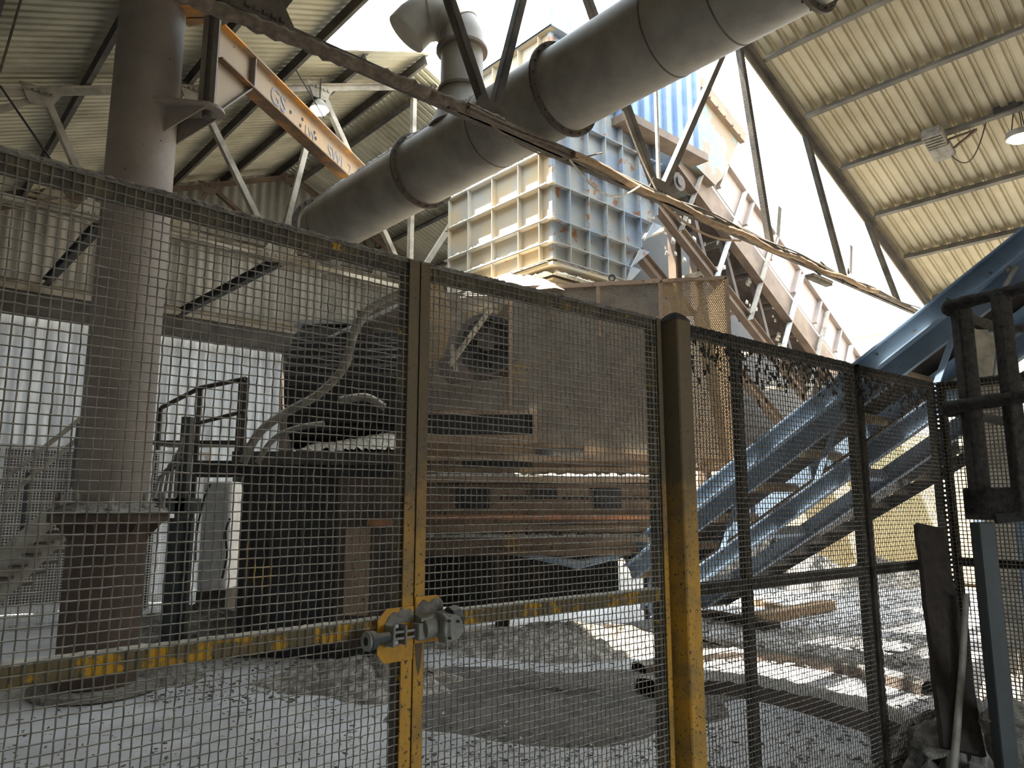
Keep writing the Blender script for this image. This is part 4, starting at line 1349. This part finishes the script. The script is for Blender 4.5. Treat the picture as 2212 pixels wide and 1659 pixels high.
# left leaf
LL = 1.75
gl_ = framed('gate_leaf', 'left gate leaf of dusty yellow mesh, with the plunger knob on its plate', 'gate', GP - FL * LL, FL, NL, LL, 'stile', 'wire', .0020, group=None, left=True, cap_dust='grey_dust')
LR = 1.235
gr_ = framed('gate_leaf', 'right gate leaf of dusty yellow mesh, carrying the cast lock body', 'gate', GP + F2 * .006, F2, N2, LR, 'stile', 'wire', .0021, cap_dust='grey_dust')
def strip(parent, base, dx, nn, s0_, s1_, z0, z1, material, name='cover_strip', t=.006):
    mb = MB(); mb.box(base + dx * s0_ - nn * (.004 + t) + UP * z0, dx * (s1_ - s0_), nn * t, UP * (z1 - z0))
    return mb.build(name, material, parent)
strip(gl_, GP, FL, NL, -.043, -.003, ZLOW, ZTOPF, 'yellow')
strip(gr_, GP, F2, N2, .004, .040, ZLOW, ZTOPF, 'yellow')
strip(gr_, GP, F2, N2, LR - .022, LR + .004, ZLOW, ZTOPF, 'yellow')

# latch: left plate with plunger, right plate with cast lock
def lp(s, z, d=0): return GP + FL * s - NL * d + UP * z
def rp(s, z, d=0): return GP + F2 * s - N2 * d + UP * z
mb = MB(); mb.prism([lp(-.004, 1.235, .012), lp(-.105, 1.235, .012), lp(-.135, 1.205, .012), lp(-.135, 1.105, .012), lp(-.11, 1.075, .012), lp(-.004, 1.075, .012)], -NL * .004)
pl = mb.build('latch_plate', 'plate', gl_)
mb = MB(); mb.prism([rp(.004, 1.262, .012), rp(.085, 1.262, .012), rp(.108, 1.238, .012), rp(.108, 1.12, .012), rp(.004, 1.12, .012)], -N2 * .004)
prr = mb.build('latch_plate', 'plate', gr_)
ZK = 1.158
mb = MB()
mb.box(lp(-.112, ZK - .035, .016), FL * .06, -NL * .004, UP * .07)
mb.box(lp(-.112, ZK - .03, .016), FL * .008, -NL * .05, UP * .06)
mb.box(lp(-.060, ZK - .03, .016), FL * .006, -NL * .04, UP * .06)
mb.build('bolt_bracket', 'lock', pl, bevel=.002)
for s, z in ((-.075, ZK + .024), (-.075, ZK - .024)):
    mb = MB(); mb.tube([lp(s, z, .018), lp(s, z, .03)], .006, 8)
    mb.build('bracket_bolt', 'cab', pl, smooth=True)
mb = MB(); mb.tube([lp(-.19, ZK - .004, .045), lp(-.185, ZK - .004, .045), lp(-.165, ZK - .003, .045), lp(-.16, ZK - .003, .045), lp(-.115, ZK, .045)], [.026, .030, .026, .017, .015], 24)
kn = mb.build('plunger_knob', 'teal', pl, smooth=True)
mb = MB(); mb.ring(lp(-.192, ZK - .004, .045), FL, .013, .028, .006, 24); mb.build('knob_rim', 'lock', pl, smooth=True)
mb = MB(); mb.tube([lp(-.1925, ZK - .004, .045), lp(-.189, ZK - .004, .045)], .014, 16); mb.build('knob_bore', 'black', pl, smooth=True)
mb = MB()
mb.box(lp(-.10, ZK + .006, .036), FL * .085, -NL * .012, UP * .007)
mb.box(lp(-.10, ZK - .013, .036), FL * .085, -NL * .012, UP * .007)
mb.box(lp(-.02, ZK - .013, .036), FL * .008, -NL * .012, UP * .026)
mb.build('slide_bolt', 'lock', pl)
mb = MB(); mb.box(rp(-.012, ZK - .022, .018), F2 * .03, -N2 * .045, UP * .052); mb.build('keeper', 'lock', prr, bevel=.003)
mb = MB(); mb.tube([rp(.012, ZK + .010, .045), rp(.05, ZK + .014, .045), rp(.055, ZK + .014, .045)], [.034, .034, .030], 20); mb.build('lock_barrel', 'lock', prr, smooth=True)
mb = MB(); mb.prism([rp(.05, ZK + .06, .05), rp(.085, ZK + .04, .05), rp(.085, ZK - .03, .05), rp(.065, ZK - .035, .05), rp(.065, ZK + .035, .05)], -N2 * .05); mb.build('clevis', 'lock', prr, bevel=.003)
mb = MB()
o_ = [rp(.078 + .034 * math.cos(a) * (1.25 if math.cos(a) > 0 else 1) + .012, ZK + .010 + .042 * math.sin(a), .04) for a in [2 * math.pi * k / 14 for k in range(14)]]
mb.prism(o_, -N2 * .06); body_ = mb.build('lock_body', 'lock', prr, bevel=.004)
for s, z in ((.075, ZK + .034), (.078, ZK - .018), (.108, ZK + .03)):
    mb = MB(); mb.tube([rp(s, z, .10), rp(s, z, .106)], .005, 8)
    mb.build('lock_screw', 'black', prr)
mb = MB(); mb.tube([rp(.112, ZK + .034, .05), rp(.140, ZK + .04, .05), rp(.146, ZK + .041, .05)], [.036, .033, .028], 8); mb.build('lock_cap', 'teal', prr)
mb = MB()      # mounting base with dust bank above it
mb.prism([rp(.0, ZK + .052, .016), rp(.11, ZK + .056, .016), rp(.11, ZK + .046, .07), rp(.0, ZK + .042, .06)], -UP * .01); mb.build('lock_ledge', 'lock', prr)
def dustpatch(pts, nn, parent):
    mb = MB(); mb.prism(pts, -nn * .0015); return mb.build('dust_patch', 'grey_dust', parent)
dustpatch([rp(.004, ZK + .05, .0165), rp(.105, ZK + .05, .0165), rp(.104, ZK + .085, .0165), rp(.09, ZK + .092, .0165), rp(.075, ZK + .096, .0165), rp(.06, ZK + .086, .0165), rp(.05, ZK + .084, .0165), rp(.035, ZK + .093, .0165), rp(.02, ZK + .084, .0165), rp(.004, ZK + .066, .0165)], N2, prr)
dustpatch([lp(-.11, ZK + .03, .0165), lp(-.005, ZK + .03, .0165), lp(-.005, ZK + .058, .0165), lp(-.02, ZK + .072, .0165), lp(-.035, ZK + .066, .0165), lp(-.05, ZK + .078, .0165), lp(-.062, ZK + .062, .0165), lp(-.08, ZK + .066, .0165), lp(-.1, ZK + .05, .0165)], NL, pl)
mb = MB(); mb.prism([rp(.006, ZK - .03, .0105), rp(.036, ZK - .03, .0105), rp(.030, ZK - .10, .0105), rp(.022, ZK - .135, .0105), rp(.014, ZK - .10, .0105)], -N2 * .001); mb.build('rust_run', 'brown', gr_)
# gate post
pc = GP + F2 * 1.312
post = thing('gate_post', 'square yellow gate post caked grey at the top, right of the gate leaves', 'post', pc)
mb = MB(); mb.box(pc - F2 * .050 - N2 * .082, F2 * .095, N2 * .105, UP * 2.36)
mb.build('shaft', 'yellow', post, bevel=.006)
mb = MB()
def cap(a, b):
    return pc + F2 * (-.053 + .101 * a) + N2 * (-.085 + .11 * b) + UP * (2.355 + .042 * (math.sin(math.pi * min(1, max(0, a))) * math.sin(math.pi * min(1, max(0, b)))) ** .5)
mb.grid(cap, 10, 10); mb.build('dust_cap', 'dark_dust', post, smooth=True)
mb = MB()
q = lambda s, z: pc + F2 * s - N2 * .0835 + UP * z
sx_, sz_ = .012, 1.70
mb.tube([q(sx_, sz_ + .05), q(sx_ - .004, sz_ + .0), q(sx_ + .004, sz_ - .03), q(sx_ + .022, sz_ - .035), q(sx_ + .03, sz_ - .02)], .0016, 5)
mb.tube([q(sx_ + .01, sz_ + .045), q(sx_ + .012, sz_ + .01), q(sx_ + .026, sz_ + .012), q(sx_ + .03, sz_ + .03)], .0016, 5)
mb.build('scratched_letters', 'mark', post)
# fixed panels
s0_ = 1.372
pa_ = framed('fence_panel', 'dust-caked mesh fence panel just right of the square gate post', 'fence', GP + F2 * s0_, F2, N2, 4.235 - 1.2535 - s0_, 'stile_d', 'wire_d', .0022, stiles=(.445,), left=False, droop=.03)
s1_ = 4.285 - 1.2535
pb_ = framed('fence_panel', 'short mesh fence panel between the slit gap and the fence corner', 'fence', GP + F2 * s1_, F2, N2, 5.345 - 4.285, 'stile_d', 'wire_d', .0021, right=True, droop=.02)
cn = GP + F2 * (5.355 - 1.2535)
pcn = framed('fence_panel', 'return mesh fence panel with thick furred wires behind the handrail', 'fence', cn, -N2, F2, 1.9, 'stile_d', 'wire_d', .0036, left=True, right=True, droop=.02)
mb = MB()
for i in range(70):
    z = ZLOW + i * .032
    a = cn - F2 * .045 + UP * z
    mb.tube([a, a + F2 * .09 - N2 * .02], [random.uniform(.008, .015), random.uniform(.008, .016)], 6)
mb.build('wire_ends', 'dark_dust', pcn)
# fibre tufts hanging from the right-hand panels
mb = MB()
for i in range(420):
    s = s0_ + random.random() ** .8 * (5.3 - 1.2535 - s0_)
    zz = ZTOPF - .05 - abs(random.gauss(0, .09))
    c = GP + F2 * s + UP * zz - N2 * .004
    w = random.uniform(.004, .011)
    mb.prism([c - F2 * w, c + F2 * w, c + F2 * w * .3 - UP * random.uniform(.01, .03)], N2 * .008)
tag(mb.build('fibre_tufts', 'dark_dust', origin=GP + F2 * 2.5 + UP * 2.2), 'dark fibre tufts clinging to the upper wires of the right fence panels', 'dust', kind='stuff')
# loose strip standing in the slit between panels

# ------------------------------------------------------------------ platform with handrail, right foreground
HY = 3.95
def h(u, v, y=HY): return onY(u, v, y)
hd_ = thing('platform_railing', 'dust-furred dark guard railing on a steel platform, right foreground', 'railing', h(2130, 1600) * np.array([1, 1, 0]))
ca = h(2078, 700)
d1 = unit(np.array([.80, -.60, 0]))    # toward camera right
d2 = unit(np.array([.62, .78, 0]))
def furry(a, b, r, n=26, jit=.10):
    m_ = MB(); a = np.asarray(a, float); b = np.asarray(b, float)
    m_.tube([a + (b - a) * i / n for i in range(n + 1)], [r * random.uniform(1 - jit, 1 + jit) for _ in range(n + 1)], 12)
    return m_
def vpost(u, vt, vb, w, y=HY):
    a, b = h(u, vt, y), h(u, vb, y); b[0], b[1] = a[0], a[1]
    m_ = MB(); m_.box(b - X_ * w / 2 - Y_ * w / 2, X_ * w, Y_ * w, UP * (a[2] - b[2])); return m_
vpost(2076, 668, 1080, .082).build('post', 'dark_dust', hd_, bevel=.008)
vpost(2160, 632, 1105, .072, 3.72).build('post', 'dark_dust', hd_, bevel=.008)
for va, nm, vb in ((662, 'top_rail', 602), (880, 'mid_rail', 845)):
    a, b = h(2046, va, 4.0), h(2300, vb, 3.45)
    furry(a, b, .034).build(nm, 'dark_dust', hd_, smooth=True)
    a2 = h(2052, va + 8, 4.02); b2 = h(2168, va + (52 if va < 700 else 30), 4.6); c2 = h(2320, va + (30 if va < 700 else 32), 4.5)
    furry(a2, b2, .028).build(nm, 'dark_dust', hd_, smooth=True)
    furry(b2, c2, .028).build(nm, 'dark_dust', hd_, smooth=True)
    mb = MB(); m3 = h(2054, va + 4, 4.0)
    mb.tube([m3 + np.array([0, 0, 0]) + unit(np.array([math.cos(k), math.sin(k), 0])) * 0 + X_ * (.045 * math.cos(math.pi * k / 8)) for k in range(9)], [.012 + .034 * math.sin(math.pi * k / 8) for k in range(9)], 10)
    mb.build('rail_elbow', 'dark_dust', hd_, smooth=True)
mb = MB(); a, b = h(2086, 1122, 3.95), h(2290, 1058, 3.7)
mb.box(np.array([a[0], a[1], a[2]]), d1 * .9, d2 * .10, UP * .165); mb.build('edge_beam', 'dark_dust', hd_, bevel=.008)
mb = MB(); mb.box(np.array([a[0], a[1], a[2]]) + UP * .02, d2 * .9, d1 * .10, UP * .14); mb.build('edge_beam', 'dark_dust', hd_, bevel=.008)
mb = MB()
a = h(2122, 1128, 3.98)
mb.box(np.array([a[0] - .045, a[1] - .04, 0.12]), X_ * .085, Y_ * .08, UP * (a[2] - .12)); mb.build('leg', 'teal', hd_, bevel=.005)
mb = MB(); mb.box(np.array([a[0] - .09, a[1] - .08, .0]), X_ * .19, Y_ * .17, UP * .14); mb.build('leg_foot', 'grey_dust', hd_, bevel=.02)
mb = MB(); mb.bar(h(2150, 1120, 3.9), h(2260, 1110, 3.8), .1, .05); mb.build('under_frame', 'black', hd_)

# posts and clutter behind the return panel
bx = thing('steel_stanchion', 'short grey box stanchion standing behind the return fence panel', 'post', np.array([3.75, 5.6, 0]))
a = onY(2118, 715, 5.6)
mb = MB(); mb.box([a[0] - .10, 5.55, 0], X_ * .13, Y_ * .10, UP * a[2]); mb.box([a[0] + .03, 5.57, 0], X_ * .05, Y_ * .08, UP * (a[2] - .02)); mb.build('shaft', 'fixture', bx)
hang(onY(2160, 720, 5.2), onY(2140, 860, 5.2), -.02, .012, 'hose', 'grey cable looping behind the second railing post')

# leaning plank and pole
pk_a, pk_b = onY(2006, 1138, 4.62), onY(2080, 1625, 4.05)
ax_ = unit(pk_b - pk_a); sx2 = unit(np.cross(ax_, Y_)); 
mb = MB()
n_ = 24
wd0 = .082
vs = []
for i in range(n_ + 1):
    t = i / n_
    c = pk_a + (pk_b - pk_a) * t
    w = wd0 * (1 + .35 * t) * (1 + .03 * math.sin(t * 19))
    nn_ = unit(np.cross(ax_, sx2))
    vs += [c - sx2 * w - nn_ * .02, c + sx2 * w - nn_ * .02, c + sx2 * w + nn_ * .02, c - sx2 * w + nn_ * .02]
fs = [(0, 1, 2, 3), tuple(4 * n_ + k for k in (3, 2, 1, 0))]
for i in range(n_):
    for k in range(4):
        fs.append((4 * i + k, 4 * i + 4 + k, 4 * i + 4 + (k + 1) % 4, 4 * i + (k + 1) % 4))
mb.add(vs, fs)
tag(mb.build('leaning_plank', 'wood_d', origin=pk_b), 'dark weathered plank leaning against the fence near its corner', 'plank')
mb = MB(); mb.tube([onY(2088, 1285, 4.35), onY(2078, 1440, 4.2), onY(2058, 1690, 3.95)], [.017, .018, .02], 12)
tag(mb.build('pole', 'hose', origin=onY(2058, 1690, 3.95), smooth=True), 'thin grey pole leaning between the plank and the platform leg', 'pole')

# ------------------------------------------------------------------ lamps and box fitting
lb = onP(690, 240, T1 - .1)
lm = thing('high_bay_lamp', 'lit high bay lamp hanging from the middle truss beside the orange arm', 'lamp', lb)
mb = MB(); mb.tube([lb + UP * .16, lb + UP * .10, lb + UP * .02], [.05, .10, .14], 20); mb.build('shade', 'fixture', lm, smooth=True)
mb = MB(); mb.tube([lb + UP * .025, lb - UP * .03], [.12, .09], 20); mb.build('lamp_glass', 'lamp', lm, smooth=True)
mb = MB(); mb.tube([lb + UP * .16, lb + UP * .5], .012, 8); mb.build('hook', 'dark', lm)
lb = on(2206, 298, F, 10.6)
lm = thing('high_bay_lamp', 'lamp on thin chains below the right roof at the frame edge', 'lamp', lb)
mb = MB(); mb.tube([lb + UP * .08, lb], [.16, .17], 20); mb.build('shade', 'fixture', lm, smooth=True)
mb = MB(); mb.tube([lb + UP * .005, lb - UP * .03], [.15, .12], 20); mb.build('lamp_glass', 'lamp', lm, smooth=True)
for k in range(5):
    a_ = 2 * math.pi * k / 5
    mb = MB(); mb.tube([lb + UP * .08 + (F * math.cos(a_) + P * math.sin(a_)) * .12, lb + UP * .42 + (F * math.cos(a_) + P * math.sin(a_)) * .05], .006, 5)
    mb.build('chain', 'dark', lm)
zc = roof_z(10.5)
bc_ = W(10.35, P @ on(2025, 268, F, 10.4), zc - .26)
bf = thing('floodlight', 'boxy grey floodlight bolted to a purlin under the right roof', 'lamp', bc_)
sl_ = unit(F - UP * SLOPE)
nrm = np.cross(P, sl_); nrm = nrm if nrm[2] > 0 else -nrm
mb = MB(); mb.cbox(bc_ - sl_ * .14, sl_ * .26, P * .24, nrm * .15); mb.build('body', 'fixture', bf, bevel=.02)
mb = MB(); mb.cbox(bc_ + sl_ * .14, sl_ * .28, P * .26, nrm * .12); mb.build('lens_box', 'fixture', bf, bevel=.02)
for k in range(5):
    mb = MB(); mb.cbox(bc_ - sl_ * (.05 + k * .05) - nrm * .08, sl_ * .015, P * .22, nrm * .03)
    mb.build('cooling_fin', 'fixture', bf)
mb = MB(); mb.bar(bc_ - P * .12 + nrm * .02, bc_ - P * .42 + nrm * .14 + sl_ * .1, .04, .02); mb.bar(bc_ - P * .1 + sl_ * .18, bc_ - P * .42 + nrm * .14 + sl_ * .1, .04, .02); mb.build('bracket', 'brown', bf)
hang(bc_ - P * .05 + sl_ * .2, on(2135, 245, F, 10.6), .38, .009, 'cable', 'thin cable sagging from the floodlight to the purlin junction')
jb = on(2178, 235, F, 10.55)
mb = MB(); mb.cbox(jb, F * .14, P * .3, UP * .09); mb.tube([jb - P * .3, jb + P * .2 - UP * .04], .03, 8)
tag(mb.build('junction_box', 'dark', origin=jb), 'dusty junction box on the purlin right of the floodlight', 'box')

# ------------------------------------------------------------------ floor: kerbs, timber, heaps, litter
def sweep_kerb(uvs, w, hgt, name, label):
    pts = [onZ(u, v, 0) for u, v in uvs]
    m_ = MB(); P_ = []
    for i in range(len(pts) - 1):
        p0_, p1_, p2_, p3_ = pts[max(i - 1, 0)], pts[i], pts[i + 1], pts[min(i + 2, len(pts) - 1)]
        for k in range(10):
            t = k / 10
            P_.append(.5 * ((2 * p1_) + (-p0_ + p2_) * t + (2 * p0_ - 5 * p1_ + 4 * p2_ - p3_) * t * t + (-p0_ + 3 * p1_ - 3 * p2_ + p3_) * t ** 3))
    P_.append(pts[-1])
    prof = [(-w, -.02), (-w * .8, hgt * .8), (-w * .3, hgt), (w * .3, hgt), (w * .8, hgt * .75), (w, -.02)]
    vs = []; n = len(P_)
    for i in range(n):
        d = unit(P_[min(i + 1, n - 1)] - P_[max(i - 1, 0)]); s = np.cross(d, UP)
        for x, z in prof: vs.append(P_[i] + s * x + UP * (z * random.uniform(.9, 1.1)))
    k = len(prof)
    m_.add(vs, [(i * k + j, i * k + j + 1, (i + 1) * k + j + 1, (i + 1) * k + j) for i in range(n - 1) for j in range(k - 1)])
    return tag(m_.build(name, 'brown_d', origin=pts[0], smooth=True), label, 'kerb')
sweep_kerb([(1380, 1455), (1490, 1432), (1600, 1422), (1740, 1436), (1880, 1462), (2010, 1500)], .10, .10, 'kerb', 'far curved dark kerb on the floor behind the right fence panels')
sweep_kerb([(1400, 1510), (1500, 1494), (1620, 1500), (1760, 1530), (1900, 1570), (2050, 1620)], .17, .15, 'kerb', 'near curved dark kerb on the floor, broader than the far one')
ta, tb = onZ(1640, 1352, 0), onZ(1806, 1318, 0)
mb = MB(); dd = unit(tb - ta); mb.box(ta, tb - ta, np.cross(UP, dd) * .22, UP * .13)
tag(mb.build('timber_baulk', 'wood', origin=ta), 'squared timber baulk lying on the bright floor behind the fence', 'timber')
tc_, td_ = onZ(1510, 1332, 0), onZ(1660, 1362, 0)
mb = MB(); dd = unit(td_ - tc_); mb.box(tc_, td_ - tc_, np.cross(UP, dd) * .2, UP * .09)
tag(mb.build('timber_baulk', 'wood_d', origin=tc_), 'grey timber baulk butting against the end of the lighter one', 'timber')
te_, tf_ = onZ(1600, 1302, 0), onZ(1690, 1322, 0)
mb = MB(); dd = unit(tf_ - te_); mb.box(te_, tf_ - te_, np.cross(UP, dd) * .14, UP * .08)
tag(mb.build('timber_offcut', 'wood', origin=te_), 'short timber offcut lying behind the long baulk', 'timber')

def heap(name, material, uv, rx, ry, hgt, label, cat='heap', rough=.35, n=48):
    c = onZ(uv[0], uv[1], 0)
    return tag(mound(c, rx, ry, hgt, X_, Y_, n, rough).build(name, material, origin=c, smooth=False), label, cat, kind='stuff')
heap('debris_heap', 'heap', (1700, 1262), 1.5, 1.0, .75, 'heap of shredded litter behind the staircase foot')
heap('debris_heap', 'heap', (1900, 1262), 1.2, .8, .4, 'low litter heap at the open side beyond the staircase')
heap('dust_heap', 'grey_dust', (420, 1370), 1.1, .55, .28, 'grey dust bank along the floor left of the press')
heap('dust_heap', 'grey_dust', (270, 1460), .7, .45, .2, 'dust pile round the foot of the crane column')
heap('debris_heap', 'heap', (1230, 1400), 1.7, .6, .22, 'flat spill of dark litter below the shredder')
heap('debris_heap', 'heap', (800, 1480), .9, .5, .2, 'scatter bank of litter before the press door')
heap('dirt_spread', 'dirt', (1210, 1500), 1.75, 1.15, .03, 'dark grey dirt spread over the floor behind the right gate leaf', 'dirt', rough=.5)
heap('rubble_heap', 'grey_dust', (2100, 1690), .62, .42, .32, 'dusty rubble heap round the platform leg in the corner', rough=.6)
heap('rubble_heap', 'grey_dust', (2250, 1560), .5, .42, .42, 'second dusty rubble heap at the lower right frame edge', rough=.6)
for i, (u, v, s, lab) in enumerate(((2030, 1592, .12, 'jagged concrete lump on the rubble left of the pole'), (2190, 1560, .13, 'grey concrete lump right of the platform leg'))):
    c = onZ(u, v, .22)
    c = onY(u, v, (4.25, 4.1)[i])
    bm = bmesh.new(); bmesh.ops.create_icosphere(bm, subdivisions=3, radius=s)
    for vv in bm.verts:
        k = 1 + .35 * math.sin(vv.co.x * 31 + i) * math.sin(vv.co.y * 27) + .2 * rng.normal() * .5
        vv.co = Vector((vv.co.x * 1.4 * k, vv.co.y * k, vv.co.z * .7 * k))
    me = bpy.data.meshes.new('concrete_lump'); bm.to_mesh(me); bm.free()
    me.materials.append(M_['grey_dust'])
    o = bpy.data.objects.new('concrete_lump', me); COL.objects.link(o); o.location = c
    tag(o, lab, 'rubble')

def litter(name, n, gen, s0, s1, material, label):
    m_ = MB()
    for _ in range(n):
        u, v = gen()
        c = onZ(u, v, .006)
        s = random.uniform(s0, s1) * random.uniform(.5, 1)
        a_ = random.uniform(0, 6.28); t = random.uniform(-.2, .2)
        d = np.array([math.cos(a_), math.sin(a_), t]); e = np.array([-math.sin(a_), math.cos(a_), random.uniform(-.2, .2)])
        k = random.uniform(.25, .8)
        m_.prism([c - d * s, c - e * s * k, c + d * s * random.uniform(.6, 1), c + e * s * k * random.uniform(.5, 1)], UP * s * random.uniform(.12, .4))
    return tag(m_.build(name, material, origin=onZ(1200, 1550, 0)), label, 'litter', kind='stuff')
g1_ = lambda: (random.uniform(880, 1560), 1400 + 280 * random.random() ** 1.3)
litter('paper_scraps', 420, g1_, .008, .035, 'debris', 'pale scraps scattered over the floor behind the right gate leaf')
litter('dark_scraps', 1500, g1_, .006, .03, 'debris_d', 'dark shreds scattered over the floor behind the right gate leaf')
g2_ = lambda: (random.uniform(1450, 2010), 1270 + 170 * random.random())
litter('paper_scraps', 1300, g2_, .02, .09, 'debris', 'pale scraps strewn thickly over the sunlit floor at right')
litter('dark_scraps', 350, g2_, .015, .06, 'debris_d', 'dark shreds strewn thickly over the sunlit floor at right')
g3_ = lambda: (random.uniform(1480, 2050), random.uniform(1430, 1670))
litter('dark_scraps', 700, g3_, .01, .04, 'debris_d', 'dark shreds between and before the curved kerbs')
g4_ = lambda: (random.uniform(-40, 820), random.uniform(1480, 1680))
litter('dark_scraps', 260, g4_, .006, .03, 'debris_d', 'few dark crumbs on the dusty floor behind the left gate leaf')
g5_ = lambda: (random.uniform(300, 860), random.uniform(1400, 1520))
litter('dark_scraps', 1000, g5_, .006, .035, 'debris_d', 'dark shreds banked before the press')

# strip helper properties
for o in bpy.data.objects:
    if '_base' in o: del o['_base']
